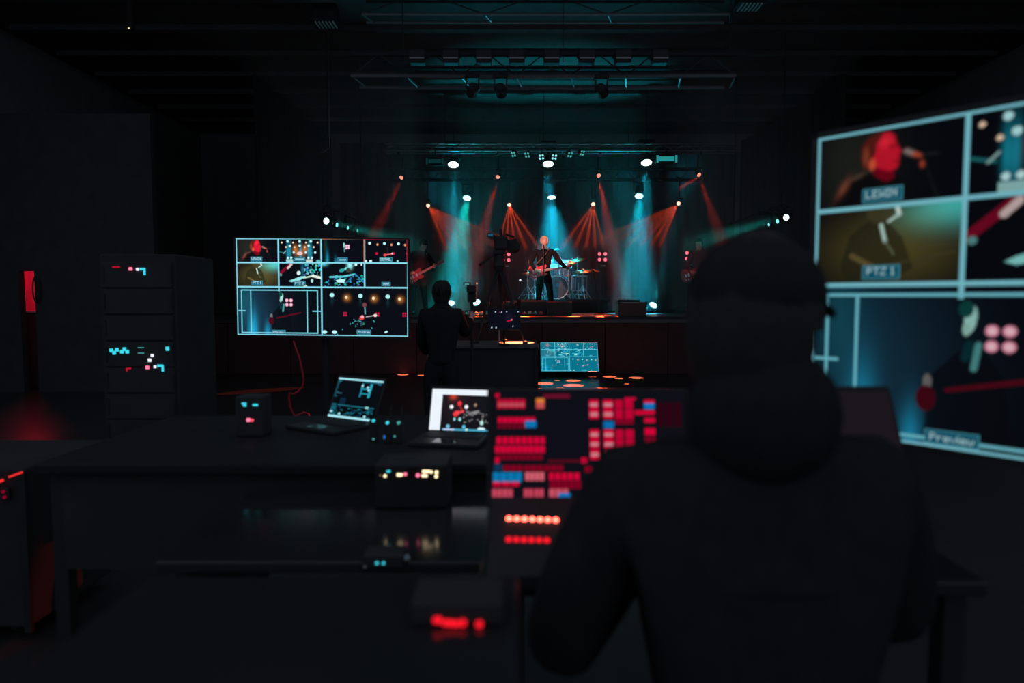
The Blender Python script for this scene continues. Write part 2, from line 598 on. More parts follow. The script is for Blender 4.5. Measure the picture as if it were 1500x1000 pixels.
# upper row of red spots under the front truss
for k, (u, v, z, tu, tv) in enumerate(((588, 260, 17.1, 520, 400), (729, 259, 17.0, 690, 400), (877, 257, 16.9, 905, 400), (1024, 256, 16.8, 1075, 400))):
    L = P(u, v, z)
    tgt = P(tu, tv, z + 0.4)
    n_ = (tgt - L).normalized()
    t = moving_head(f'{rank4[k]} small red spotlight of the upper row on front truss', L, (n_ + V((0, -1.3, 0))).normalized(), 0.05, G_REDHOT, 'red spotlights', 1, False, 'spotlight', None, (L.x, 16.7, T1Z))
    spot(t, L + n_ * 0.04 + V((0, -0.02, -0.06)), tgt, (1400, 2600, 2600, 1600)[k], (1.0, 0.03, 0.025), 15, 0.8, 0.04)
    if k == 3:
        spot(t, L + n_ * 0.04, P(655, 478, 6.6), 5000, RED, 3.2, 0.5, 0.02)
# lower row of red beam lights under the rear truss: a fan of narrow beams thrown at the hall floor
FAN = {0: ((688, 442), (720, 442), (757, 442), (800, 442), (860, 438), (905, 425)),
       1: ((705, 442), (735, 442), (765, 442), (800, 442), (845, 442)),
       2: ((905, 442), (875, 442), (845, 442), (808, 442), (765, 442)),
       3: ((930, 442), (898, 442), (860, 442), (815, 442), (760, 438), (715, 425))}
for k, (u, v, z) in enumerate(((627, 301, 19.0), (746, 300, 18.9), (869, 299, 18.75), (994, 298, 18.6))):
    L = P(u, v, z)
    n_ = (P(805, 520, 10) - L).normalized()
    t = moving_head(f'{rank4[k]} orange red beam light of the lower row fanning narrow rays', L, n_, 0.05, G_HOT, 'red beam lights', 1, False, 'beam_light', None, (L.x, 18.9, T0Z))
    for (tu, tv) in FAN[k]:
        tgt = P(tu, tv, 14.2)
        spot(t, L + n_ * 0.06, tgt, 15000, (1.0, 0.085, 0.018), 2.6, 0.2, 0.008)
    spot(t, L + n_ * 0.06, P(805 + (u - 805) * 0.2, 480, 15), 260, (1.0, 0.04, 0.02), 40, 0.9, 0.02)
# uplights standing on the stage floor
UPL = (((698, 443), 17.4, (650, 300), 'floor uplight behind the camera operator'),
       ((660, 444), 17.6, (668, 300), 'floor uplight at the left of the stage'),
       ((925, 444), 17.4, (918, 300), 'floor uplight behind the speaker cabinet'),
       ((957, 447), 17.0, (992, 300), 'bright white cyan floor uplight right of the speaker cabinet'))
for k, (px, z, tp, lab) in enumerate(UPL):
    L = P(px[0], px[1], z)
    L.z = max(L.z, STAGE_H + 0.16)
    tgt = P(tp[0], tp[1], z + 2.4)
    look = (V((0, -1.25, 0.0)) + (tgt - L).normalized() * 0.9).normalized()
    t = moving_head(lab, L, look, 0.105, G_WHITE, 'floor uplights', -1, True, 'uplight')
    t['group'] = 'floor uplights'
    spot(t, L + look * 0.08 + V((0, 0, 0.12)), tgt, 1500, (0.004, 0.46, 0.62), 12, 0.8, 0.1)
    spot(t, L + look * 0.06, P(800 + (k - 1.5) * 110, 130, 11.5), (520, 420, 520, 420)[k], (0.004, 0.40, 0.52), 44, 0.8, 0.1)
    if k in (1, 2):
        spot(t, L + look * 0.06, P(800 + (k - 1.5) * 160, 216, 16.4), 1300, (0.004, 0.42, 0.50), 46, 0.8, 0.1)

# four-cell blinders low at the back
for k, (u, v, z) in enumerate(((741, 376.5, 18.3), (882.5, 376, 18.95), (1010.5, 374.5, 18.0))):
    c = P(u, v, z)
    s = 0.0041 * z
    t = thing('blinder_light', ('left blinder with four pink red lamps behind the tripod', 'middle blinder with four pink red lamps right of the drummer', 'right blinder with four pink red lamps beside the bass player')[k], 'stage light', (c.x, c.y, STAGE_H), 'red four lamp blinders')
    build('housing', MB().bbox(c + V((0, 0.08, 0)), (s * 4.4, 0.14, s * 4.4), 0.012), M_PLASTIC, t)
    for i in (-1, 1):
        for j in (-1, 1):
            q = c + V((i * s, 0, j * s))
            build('lamp', MB().lathe(q + V((0, 0.012, 0)), (0, -1, 0), [(s * 0.62, 0), (s * 0.5, 0.02), (s * 0.2, 0.03)], 12), G_PINK, t, True)
    build('stand', MB().rod((c.x, c.y + 0.1, STAGE_H), (c.x, c.y + 0.1, c.z), 0.018), M_METAL, t)
    m_ = MB()
    for a in (0.5, 2.6, 4.7):
        m_.rod((c.x, c.y + 0.1, STAGE_H + 0.35), (c.x + 0.4 * math.cos(a), c.y + 0.1 + 0.4 * math.sin(a), STAGE_H + 0.01), 0.012)
    build('tripod_foot', m_, M_METAL, t)
    build('maker_plate', MB().box((c.x + 0.02, c.y + 0.0, c.z - s * 3.2), (s * 1.6, 0.01, s * 0.35)), M_IVORY, t)

# rows of side lights, seen almost edge-on
SIDE = [((478, 323.5), 13.0, 0.062, G_WHITE, 'left', 'nearest'), ((493.5, 329.5), 13.7, 0.045, G_CYANLENS, 'left', 'second'),
        ((509.5, 333.8), 14.6, 0.042, G_CYANLENS, 'left', 'third'), ((523.5, 337.6), 15.5, 0.034, G_TEALDIM, 'left', 'farthest'),
        ((1151.8, 318.3), 13.0, 0.058, G_WHITE, 'right', 'nearest'), ((1138.8, 324), 13.5, 0.045, G_CYANLENS, 'right', 'second'),
        ((1126.3, 329), 14.1, 0.034, G_CYANLENS, 'right', 'third')]
for k, (px, z, r, g, side, ord_) in enumerate(SIDE):
    L = P(px[0], px[1], z)
    sgn = 1 if side == 'left' else -1
    turn = {'nearest': -0.9, 'second': -0.33, 'third': -0.22, 'farthest': -0.15}[ord_]
    n_ = V((sgn, turn, -0.18)).normalized()
    t = moving_head(f'{ord_} side light on the {side} boom of the stage', L, n_, r, g, f'side lights on the {side} boom', 1, False, 'side_light', None, (P(476 if side == 'left' else 1154, 312, 12.7).x, L.y, P(476, 312, 12.7).z + 0.17))
    if ord_ in ('nearest', 'third'):
        spot(t, L + n_ * 0.07, L + V((sgn * 4, 0.9, -1.0)), 900, (0.01, 0.60, 0.52), 16, 0.7, 0.04)
for sx, ua, lab in ((-1, 480, 'black side pipe carrying the left side lights'), (1, 1150, 'black side pipe carrying the right side lights')):
    a, b = P(ua - 4 * -sx, 312, 12.7), P(ua - 4 * -sx, 312, 12.7)
    t = thing('side_boom', lab, 'pipe', (a.x, 14.2, a.z + 0.2))
    build('pipe', MB().rod((a.x, 12.8, a.z + 0.17), (a.x, 16.0, a.z + 0.17), 0.022), M_METAL, t)
    for yy in (13.0, 15.8):
        build('hanger', MB().rod((a.x, yy, a.z + 0.17), (a.x, yy, CEIL), 0.012), M_METAL, t)

# flat front truss panels; cyan light falling on them put in as glow
for k, (u, v, w, h, g, lab) in enumerate(((977, 232.5, 30, 10, G_PANEL, 'flat panel right on front truss, bright teal light on it put in as glow'), (637, 236, 26, 9, G_PANELDIM, 'flat panel left on front truss, dim teal light on it put in as glow'))):
    c = P(u, v, 16.3)
    t = thing('cyan_lit_panel', lab, 'stage light', c, 'flat truss panels')
    W, H = w * 0.0163, h * 0.0163
    build('housing', MB().bbox(c + V((0, 0.07, 0)), (W * 1.08, 0.12, H * 1.2), 0.012), M_PLASTIC, t)
    build('panel_face', MB().box(c, (W * 0.72, 0.01, H * 0.62)), g, t)
    for s in (-1, 1):
        build('side_glow_bar', MB().box(c + V((s * W * 0.45, 0, 0)), (W * 0.10, 0.012, H)), g, t)
    build('bracket', MB().rod(c + V((0, 0.07, 0)), (c.x, c.y + 0.07, T1Z), 0.015), M_METAL, t)

# small four-lens spots on swan arms in the middle of the front truss
SM = ((752, 226, -1.3), (772, 227, -0.8), (793, 230, -0.35), (812, 230, 0.35), (835, 226.5, 0.8), (853, 224, 1.3))
nm = ('first', 'second', 'third', 'fourth', 'fifth', 'sixth')
for k, (u, v, dx) in enumerate(SM):
    c = P(u, v, 16.0)
    n_ = V((dx * 0.5, -0.75, -0.55)).normalized()
    t = thing('cluster_spot', f'{nm[k]} small four lens spot from the left under truss centre', 'stage light', c, 'small four lens spots')
    fx = frame_to(n_)
    build('body', MB().lathe(c - n_ * 0.12, n_, [(0.04, 0), (0.07, 0.03), (0.075, 0.11)], 10), M_PLASTIC, t)
    for i in range(4):
        a = math.pi / 4 + i * math.pi / 2
        q = c + fx @ V((0.05 * math.cos(a), 0.05 * math.sin(a), 0))
        build('lens', MB().lathe(q, n_, [(0.026, 0), (0.018, 0.012)], 8), G_CYANLENS if 1 < k < 4 else G_TEALDIM, t)
    top = V((c.x + dx * -0.08, 16.4, T1Z))
    build('arm', MB().tube([c - n_ * 0.1, c + V((dx * -0.05, 0.2, 0.08)), top], 0.014), M_ALU, t)

# row of box floods hanging along the ladder truss, throwing small orange pools on the hall floor
POOLS = {0: ((590, 548.6, 16, 0), (618, 549.6, 13, 0)), 1: ((652, 549.3, 14, 0), (672, 551, 10, 0)), 2: ((690, 559.5, 15, 0),), 3: ((757, 501.3, 52, 1.0), (798, 561.5, 26, 0)),
         4: ((840, 564.3, 32, 0), (840, 557.3, 23, 0)), 5: ((868, 551, 15, 0), (816, 557, 9, 0)), 6: ((893, 551.5, 20, 0), (906, 554, 14, 0)), 7: ((932, 553.2, 22, 0), (918, 562, 8, 0))}
for k, u in enumerate((612, 661, 709, 757, 808, 859, 912, 966)):
    c = P(u, 107, 9.6)
    c.z = T2Z + 0.12
    t = thing('box_flood', f'{nm[k] if k < 6 else ("seventh", "eighth")[k - 6]} box flood from the left along the ladder truss', 'stage light', c, 'box floods')
    build('housing', MB().bbox(c, (0.22, 0.16, 0.18), 0.02), M_PLASTIC, t)
    build('lens_hood', MB().box(c + V((0, -0.09, -0.04)), (0.20, 0.03, 0.02)), M_ALU, t)
    build('top_handle', MB().box(c + V((0, 0.09, 0.105)), (0.17, 0.02, 0.014)), M_ALU, t)
    for tu, tv, wpx, lev in POOLS[k]:
        tgt = on_level(tu, tv, lev)
        src = c + V((0, 0, -0.14))
        ang_ = math.degrees(2 * math.atan(wpx * tgt.y / 2000 / (tgt - src).length))
        spot(t, src, tgt, 40000 * ((tgt - src).length / 5) ** 2 * (1.0 if lev else 1.3), (1.0, 0.19, 0.075), ang_, 0.12, 0.006)
    build('yoke', MB().tube([c + V((-0.125, 0, 0)), c + V((-0.125, 0.2, 0.1)), c + V((0, 0.38, 0.0)), c + V((0.125, 0.2, 0.1)), c + V((0.125, 0, 0))], 0.01), M_METAL, t)

# ceiling grilles
for u, v, lab in ((478, 37, 'slotted ceiling grille at upper left'), (1098, 11, 'slotted ceiling grille at upper right')):
    d = ray(u, v)
    c = V((0, 0, EYE)) + d * ((CEIL - 0.3 - EYE) / d.z)
    t = thing('ceiling_grille', lab, 'grille', c, 'ceiling grilles')
    build('frame', MB().box(c + V((0, 0, 0.03)), (0.46, 0.34, 0.03)), M_PLASTIC, t)
    build('duct', MB().box(c + V((0, 0, 0.17)), (0.4, 0.28, 0.27)), M_PLASTIC, t)
    for k in range(6):
        build('slat', MB().box(c + V((-0.15 + 0.06 * k, 0, 0.005)), (0.02, 0.28, 0.02)), M_WHITE, t)
c = P(191, 43, 11.5)
t = thing('smoke_detector', 'tiny ceiling detector with a pale yellow indicator', 'detector', c)
build('body', MB().lathe(c + V((0, 0.02, -0.0)), (0, 0, 1), [(0.05, 0), (0.06, 0.03), (0.06, CEIL - c.z)], 12), M_PLASTIC, t)
build('indicator', MB().ball(c + V((0, -0.05, 0)), 0.014), glow('led_yellow', (0.9, 0.8, 0.35), 1.0), t)
pts = [P(u, v, 12.6) for u, v in ((470, 224), (474, 223), (478, 220), (481, 217), (483, 214))]
o = build('hanging_hook', MB().tube(pts + [V((pts[-1].x, 12.6, pts[-1].z + 0.5)), V((pts[-1].x, 12.6, CEIL))], 0.009), M_ALU, None, True, pts[0])
tag(o, 'small curved metal hook hanging in the dark left of the stage', 'hook')

# ================================================================== pictures shown on screens
GL = {
    'L': ["1....", "1....", "1....", "1....", "1....", "1....", "11111"], 'E': ["11111", "1....", "1....", "1111.", "1....", "1....", "11111"],
    'W': ["1...1", "1...1", "1...1", "1.1.1", "1.1.1", "11.11", "1...1"], 'I': ["111", ".1.", ".1.", ".1.", ".1.", ".1.", "111"],
    'N': ["1...1", "11..1", "1.1.1", "1.1.1", "1..11", "1...1", "1...1"], 'P': ["1111.", "1...1", "1...1", "1111.", "1....", "1....", "1...."],
    'T': ["11111", "..1..", "..1..", "..1..", "..1..", "..1..", "..1.."], 'Z': ["11111", "....1", "...1.", "..1..", ".1...", "1....", "11111"],
    'D': ["1111.", "1...1", "1...1", "1...1", "1...1", "1...1", "1111."], 'A': [".111.", "1...1", "1...1", "11111", "1...1", "1...1", "1...1"],
    '1': [".1.", "11.", ".1.", ".1.", ".1.", ".1.", "111"], '2': [".111.", "1...1", "....1", "..11.", ".1...", "1....", "11111"],
    ' ': ["..", "..", "..", "..", "..", "..", ".."],
    'r': ["....", "....", "1.11", "11..", "1...", "1...", "1..."], 'e': ["....", "....", ".11.", "1..1", "1111", "1...", ".111"],
    'v': [".....", ".....", "1...1", "1...1", "1...1", ".1.1.", "..1.."], 'i': ["1", ".", "1", "1", "1", "1", "1"],
    'w': [".....", ".....", "1...1", "1...1", "1.1.1", "1.1.1", ".1.1."], 'o': ["....", "....", ".11.", "1..1", "1..1", "1..1", ".11."],
    'g': ["....", ".111", "1..1", "1..1", ".111", "...1", ".11."], 'a': ["....", "....", ".11.", "...1", ".111", "1..1", ".111"],
    'm': [".....", ".....", "11.1.", "1.1.1", "1.1.1", "1.1.1", "1.1.1"],
}


class Canvas:
    def __init__(self, W, H, bgc=(13, 16, 22)):
        self.W, self.H = W, H
        self.a = np.empty((H, W, 3))
        self.a[:] = lin(bgc)
        self.win(0, 0, 1, 1)

    def win(self, x0, y0, x1, y1):
        """drawing window in 0..1 of the canvas; later calls use 0..1 inside it"""
        W, H = self.W, self.H
        self.r = (int(round(x0 * W)), int(round(y0 * H)), int(round(x1 * W)), int(round(y1 * H)))
        i0, j0, i1, j1 = self.r
        self.s = self.a[j0:j1, i0:i1]
        self.w, self.h = i1 - i0, j1 - j0
        self.X, self.Y = np.meshgrid((np.arange(self.w) + 0.5) / self.w, (np.arange(self.h) + 0.5) / self.h)
        self.asp = self.w / self.h
        return self

    def _mix(self, m, c, k=1.0):
        m = np.clip(m * k, 0, 1)[..., None]
        self.s[:] = self.s * (1 - m) + np.array(lin(c)) * m

    def addg(self, x, y, sx, sy, c, k=1.0, ang=0.0):
        dx, dy = (self.X - x) * self.asp, self.Y - y
        ca, sa = math.cos(ang), math.sin(ang)
        u, v = dx * ca + dy * sa, -dx * sa + dy * ca
        self.s += np.exp(-(u / sx) ** 2 - (v / sy) ** 2)[..., None] * np.array(lin(c)) * k
        return self

    def ell(self, x, y, rx, ry, c, ang=0.0, soft=0.12, k=1.0):
        dx, dy = (self.X - x) * self.asp, self.Y - y
        ca, sa = math.cos(ang), math.sin(ang)
        u, v = dx * ca + dy * sa, -dx * sa + dy * ca
        d = np.sqrt((u / rx) ** 2 + (v / ry) ** 2)
        self._mix(np.clip((1 - d) / soft + 0.5, 0, 1), c, k)
        return self

    def line(self, x0, y0, x1, y1, wd, c, k=1.0):
        ax, ay, bx_, by = x0 * self.asp, y0, x1 * self.asp, y1
        px, py = self.X * self.asp, self.Y
        L2 = (bx_ - ax) ** 2 + (by - ay) ** 2 + 1e-9
        t_ = np.clip(((px - ax) * (bx_ - ax) + (py - ay) * (by - ay)) / L2, 0, 1)
        d = np.hypot(px - ax - t_ * (bx_ - ax), py - ay - t_ * (by - ay))
        px1 = 1.0 / self.h
        self._mix(np.clip((wd / 2 - d) / px1 + 0.5, 0, 1), c, k)
        return self

    def soften(self, n_=1):
        for _ in range(n_):
            p = np.pad(self.s, ((1, 1), (1, 1), (0, 0)), 'edge')
            self.s[:] = (p[1:-1, 1:-1] * 2 + p[:-2, 1:-1] + p[2:, 1:-1] + p[1:-1, :-2] + p[1:-1, 2:]) / 6
        return self

    def rect(self, x0, y0, x1, y1, c, k=1.0):
        m = ((self.X >= x0) & (self.X <= x1) & (self.Y >= y0) & (self.Y <= y1)).astype(float)
        self._mix(m, c, k)
        return self

    def poly(self, pts, c, k=1.0):
        inside = np.zeros(self.X.shape, bool)
        n_ = len(pts)
        for i in range(n_):
            (xa, ya), (xb, yb) = pts[i], pts[(i + 1) % n_]
            if ya == yb:
                continue
            cond = ((ya > self.Y) != (yb > self.Y)) & (self.X < (xb - xa) * (self.Y - ya) / (yb - ya) + xa)
            inside ^= cond
        self._mix(inside.astype(float), c, k)
        return self

    def frame(self, x0, y0, x1, y1, px, c):
        dx, dy = px / self.w, px / self.h
        self.rect(x0, y0, x1, y0 + dy, c).rect(x0, y1 - dy, x1, y1, c).rect(x0, y0, x0 + dx, y1, c).rect(x1 - dx, y0, x1, y1, c)
        return self

    def text(self, s, cx, cy_, c, scale=1.0):
        cols = sum(len(GL[ch][0]) + 1 for ch in s) - 1
        i0 = int(cx * self.w - cols * scale / 2)
        j0 = int(cy_ * self.h - 3.5 * scale)
        for ch in s:
            g = GL[ch]
            for j in range(7):
                for i, q in enumerate(g[j]):
                    if q == '1':
                        a, b = int(j0 + j * scale), int(i0 + i * scale)
                        self.s[a:max(a + 1, int(j0 + (j + 1) * scale)), b:max(b + 1, int(i0 + (i + 1) * scale))] = lin(c)
            i0 += int((len(g[0]) + 1) * scale)
        return self

    def label(self, s, cx, cy_, wpx, hpx, scale=1.0):
        x0, x1 = cx - wpx / 2 / self.w, cx + wpx / 2 / self.w
        y0, y1 = cy_ - hpx / 2 / self.h, cy_ + hpx / 2 / self.h
        self.rect(x0, y0, x1, y1, (14, 96, 120))
        self.frame(x0, y0, x1, y1, 1, (80, 160, 180))
        if s:
            self.text(s, cx, cy_, (190, 235, 245), scale)
        else:
            self.rect(x0 + 4 / self.w, cy_ - 2 / self.h, x1 - 4 / self.w, cy_ + 2 / self.h, (150, 210, 225), 0.8)
        return self


def multiview():
    c = Canvas(512, 288, (10, 13, 20))
    T = (70, 200, 215)
    # singer close-up, red light on the face
    c.win(0, 0, .25, .25).addg(.25, .4, .5, .8, (34, 36, 26), .8)
    c.poly([(.13, 1.0), (.17, .80), (.24, .66), (.36, .56), (.56, .64), (.66, .74), (.72, 1.0)], (15, 16, 19))
    c.addg(.205, .72, .045, .13, (170, 90, 60), .5, .55).addg(.31, .59, .10, .025, (120, 84, 66), .5, -.4)
    c.poly([(.40, .42), (.55, .50), (.555, .66), (.50, .70), (.42, .60)], (120, 8, 30))
    c.poly([(.40, .12), (.46, .075), (.52, .09), (.555, .15), (.562, .23), (.575, .27), (.60, .345), (.585, .375), (.588, .42), (.578, .45), (.585, .49), (.565, .555), (.52, .57), (.46, .53), (.41, .47), (.385, .34), (.385, .2)], (212, 26, 50))
    c.poly([(.345, .50), (.325, .36), (.33, .22), (.37, .12), (.43, .07), (.48, .075), (.46, .14), (.435, .20), (.43, .30), (.41, .37), (.395, .50)], (92, 30, 26))
    c.ell(.405, .46, .04, .075, (224, 92, 62), 0, .4).ell(.36, .35, .04, .12, (150, 70, 48), 0, .6, .7)
    c.line(.515, .265, .56, .27, .022, (112, 8, 26)).line(.55, .455, .582, .462, .016, (110, 5, 26)).addg(.49, .2, .07, .07, (235, 60, 70), .35).addg(.47, .42, .06, .07, (120, 0, 20), -.12)
    c.line(.63, .35, .68, .40, .06, (150, 130, 126)).line(.68, .40, .72, .43, .045, (200, 84, 60)).line(.72, .42, .83, .43, .018, (40, 40, 44)).ell(.735, .53, .025, .05, (176, 70, 50))
    c.line(.74, .48, .84, .98, .012, (34, 36, 38))
    c.soften(2)
    # whole stage
    c.win(.25, 0, .5, .25)
    for x in (.22, .27, .52, .76, .71):
        c.addg(x + .0, .55, .05, .34, (20, 150, 175), .8)
    c.addg(.40, .45, .10, .16, (190, 110, 40), .9).addg(.62, .45, .10, .16, (190, 110, 40), .9).addg(.5, .62, .2, .14, (150, 110, 80), .7)
    for x, y in ((.22, .13), (.50, .13), (.76, .13), (.27, .31), (.50, .30), (.71, .30)):
        c.ell(x, y, .05, .05, (190, 245, 250))
    for x, y in ((.08, .18), (.35, .18), (.65, .18), (.92, .18), (.18, .36), (.38, .36), (.62, .36), (.83, .36)):
        c.ell(x, y, .035, .035, (250, 220, 190))
    for x, y in ((.22, .80), (.30, .80), (.70, .80), (.78, .80), (.36, .58), (.64, .58), (.86, .58)):
        c.ell(x, y, .045, .045, (200, 245, 250))
    c.ell(.50, .62, .12, .07, (235, 190, 180)).line(.02, .55, .16, .62, .04, (30, 110, 115)).line(.12, .62, .18, .52, .03, (150, 190, 190))
    c.rect(.18, .86, .34, .98, (150, 200, 200)).rect(.64, .86, .80, .98, (190, 200, 190)).rect(.88, .88, .98, .97, (100, 170, 180))
    # guitarist from afar with the four blinder lamps
    c.win(.5, 0, .75, .25).addg(.10, .3, .06, .5, (10, 50, 40), .8).addg(.14, .95, .06, .35, (20, 130, 160), 1.0).addg(.33, 1.0, .05, .2, (20, 120, 150), 1.0)
    c.ell(.53, .28, .03, .10, (150, 210, 205)).line(.54, .40, .54, .54, .04, (80, 150, 160))
    for i in (.585, .635):
        for j in (.30, .40):
            c.ell(i, j, .042, .042, (250, 190, 215))
    # detail camera, on air
    c.win(.75, 0, 1, .25)
    for x, y, q in ((.12, .20, (200, 245, 245)), (.46, .21, (170, 235, 240)), (.78, .22, (190, 245, 245))):
        c.ell(x, y, .055, .05, q)
    for x, y in ((.30, .25), (.62, .26), (.93, .27)):
        c.ell(x, y, .04, .045, (240, 150, 110))
    for x, y in ((.28, .62), (.98, .62)):
        c.ell(x, y, .05, .055, (200, 14, 62))
    c.line(.46, .68, .66, .62, .05, (220, 90, 100)).ell(.47, .68, .06, .055, (225, 70, 80)).ell(.645, .62, .05, .04, (250, 200, 200)).ell(.67, .62, .04, .05, (215, 30, 70))
    c.ell(.03, .93, .05, .05, (200, 245, 250)).ell(.14, .92, .055, .05, (215, 250, 250)).ell(.76, .92, .04, .04, (140, 220, 225))
    c.line(.52, .36, .53, .56, .02, (40, 40, 44))
    # guitarist against the light
    c.win(0, .25, .25, .5).addg(.55, .55, .75, .45, (88, 80, 34), .9).addg(.97, .04, .45, .24, (60, 190, 190), 1.0).addg(.75, .15, .35, .2, (70, 120, 90), .7)
    c.poly([(.20, .75), (.26, .35), (.40, .16), (.50, .16), (.62, .40), (.70, .80), (.5, 1), (.25, 1)], (38, 38, 26), .75)
    c.ell(.47, .05, .17, .18, (70, 66, 40), 0, .3, .8).line(.58, .0, .60, .12, .05, (220, 245, 240)).line(.60, .12, .53, .20, .035, (190, 225, 215))
    c.line(.48, .24, .51, .45, .045, (190, 225, 215)).line(.51, .45, .57, .62, .02, (110, 120, 90))
    c.line(.28, .62, .44, .78, .07, (116, 100, 60), .7).line(.44, .78, .95, .62, .03, (70, 66, 44), .8)
    # guitar neck and cymbals
    c.win(.25, .25, .5, .5).line(-.02, .52, .36, -.05, .12, (120, 12, 40)).line(.22, .22, .30, .08, .09, (210, 190, 190)).ell(.05, .50, .05, .05, (90, 150, 150))
    c.ell(.47, .42, .08, .08, (205, 240, 240)).addg(.56, .3, .06, .3, (20, 90, 120), 1.0)
    c.poly([(.23, .76), (.30, .70), (.52, .56), (.64, .54), (.50, .72), (.30, .80)], (140, 220, 220))
    c.line(.58, .62, .80, .54, .06, (190, 225, 205)).line(.80, .54, 1.0, .62, .10, (225, 235, 220)).ell(.78, .74, .05, .08, (170, 220, 215)).ell(.62, .97, .08, .05, (210, 210, 180))
    rr = np.random.default_rng(3)
    for _ in range(46):
        x, y = rr.uniform(.60, 1.0), rr.uniform(0, .5)
        c.ell(x, y, rr.uniform(.015, .06), rr.uniform(.012, .05), (rr.integers(20, 120), rr.integers(120, 225), rr.integers(140, 230)), rr.uniform(0, 3))
    # drum kit
    c.win(.5, .25, .75, .5).addg(.66, .1, .10, .14, (150, 235, 235), 1.2)
    for _ in range(90):
        x, y = rr.uniform(.05, 1.0), rr.uniform(.50, 1.0)
        if y < .72 and x < .3:
            continue
        c.ell(x, y, rr.uniform(.012, .07), rr.uniform(.012, .045), (rr.integers(8, 90), rr.integers(90, 200), rr.integers(130, 215)), rr.uniform(-.6, .6))
    c.poly([(.33, .72), (.40, .68), (.56, .66), (.52, .80), (.38, .80)], (190, 240, 240)).line(.20, .58, .50, .56, .07, (90, 200, 215)).line(.50, .56, .76, .46, .06, (100, 205, 220))
    c.line(.78, .44, .98, .80, .04, (40, 130, 190)).ell(.48, .30, .12, .07, (40, 150, 150), -.3).ell(.58, .24, .08, .06, (120, 225, 220)).ell(.80, .07, .05, .06, (210, 250, 250)).ell(.93, .07, .03, .04, (210, 250, 250))
    c.ell(.24, .78, .12, .13, (9, 16, 24)).ell(.74, .72, .10, .12, (9, 18, 28)).ell(.62, .30, .09, .09, (50, 60, 50)).addg(.05, .04, .15, .08, (90, 200, 210), 1.0)
    # empty input
    c.win(.75, .25, 1, .5).rect(0, 0, 1, 1, (13, 15, 22))
    # preview
    c.win(0, .5, .5, 1).addg(.10, .2, .14, .45, (8, 62, 70), .9).addg(.19, .95, .09, .36, (20, 150, 190), 1.1).addg(.30, .6, .5, .7, (14, 26, 36), .8).addg(.36, 1.0, .06, .22, (20, 140, 180), 1.0)
    c.addg(.16, .55, .42, .8, (10, 54, 74), .75)
    c.poly([(.40, .95), (.42, .55), (.50, .40), (.58, .42), (.63, .55), (.66, .95)], (11, 13, 20), .8)
    c.ell(.530, .215, .032, .085, (160, 215, 210), .15).ell(.517, .15, .04, .05, (14, 70, 66)).ell(.52, .27, .022, .04, (150, 200, 190))
    c.line(.556, .36, .545, .50, .035, (80, 150, 150)).line(.53, .36, .52, .44, .05, (10, 50, 56))
    c.ell(.408, .60, .025, .05, (110, 110, 110)).ell(.405, .70, .055, .08, (70, 10, 24)).line(.47, .64, .75, .53, .028, (86, 12, 28))
    for i in (.592, .640):
        for j in (.275, .365):
            c.ell(i, j, .034, .034, (250, 160, 190)).ell(i, j, .02, .02, (255, 215, 225))
    # programme
    c.win(.5, .5, 1, 1)
    for x, y in ((.12, .16), (.45, .175), (.765, .185)):
        c.ell(x, y, .045, .042, (170, 235, 235)).addg(x, y + .1, .03, .09, (10, 50, 60), .6)
    for x, y in ((.285, .205), (.60, .22), (.90, .23)):
        c.addg(x + .01, y + .01, .06, .06, (190, 120, 50), .8).ell(x, y, .028, .03, (250, 225, 190))
    for x in (.27, .645, .955):
        for i in (-.012, .012):
            for j in (-.022, .022):
                c.ell(x + i, .55 + j, .017, .019, (205, 20, 70))
    c.ell(.497, .355, .045, .045, (110, 60, 66)).line(.50, .41, .505, .54, .022, (110, 170, 180)).line(.515, .60, .62, .57, .016, (190, 180, 180))
    c.ell(.465, .62, .05, .045, (225, 60, 70), -.4).ell(.47, .60, .03, .03, (250, 170, 170)).ell(.62, .57, .035, .028, (250, 210, 210))
    for _ in range(26):
        c.ell(rr.normal(.43, .035), rr.normal(.73, .05), .010, .010, (rr.integers(10, 90), rr.integers(90, 190), rr.integers(110, 190)))
    for x, y in ((.61, .70), (.60, .68), (.24, .86), (.18, .97), (.33, .75), (.58, .83)):
        c.ell(x, y, .012, .016, (50, 150, 160))
    c.ell(.03, .92, .05, .035, (180, 240, 245)).ell(.145, .92, .05, .035, (190, 245, 250)).ell(.745, .905, .035, .022, (180, 235, 240), -.5)
    # borders
    B = (135, 216, 234)
    c.win(0, 0, 1, 1)
    px, py = 1 / 512, 1 / 288
    w = 4
    c.rect(0, 0, 1, 3 * py, B).rect(0, 1 - 3 * py, 1, 1, B).rect(0, 0, 3 * px, 1, B).rect(1 - 3 * px, 0, 1, 1, B)
    c.rect(0, .25 - 2 * py, 1, .25 + 2 * py, B).rect(0, .5 - 2 * py, 1, .5 + 2 * py, B)
    c.rect(.25 - 2 * px, 0, .25 + 2 * px, .545, B).rect(.5 - 2 * px, 0, .5 + 2 * px, 1, B).rect(.75 - 2 * px, 0, .75 + 2 * px, .5, B)
    c.rect(.5, 0, .75, 3 * py, (226, 165, 110)).rect(.75 - 2 * px, .01, .75 + px, .25 - 2 * py, (230, 165, 130))
    c.rect(.75 + px, 0, 1, 4 * py, (196, 22, 52)).rect(1 - 4 * px, 0, 1, .25 - 2 * py, (196, 22, 52)).rect(.75 - px, 0, .75 + px, .25, (196, 60, 62))
    # safe-area frames of the preview
    S = (120, 208, 226)
    c.rect(.026, .527, .478, .527 + 3 * py, S).rect(.026, .968, .478, .968 + 3 * py, S).rect(.026, .527, .026 + 3 * px, .97, S).rect(.478 - 3 * px, .527, .478, .978, S)
    c.rect(.080, .527, .080 + 3 * px, .97, S).rect(.413, .527, .413 + 3 * px, .97, S)
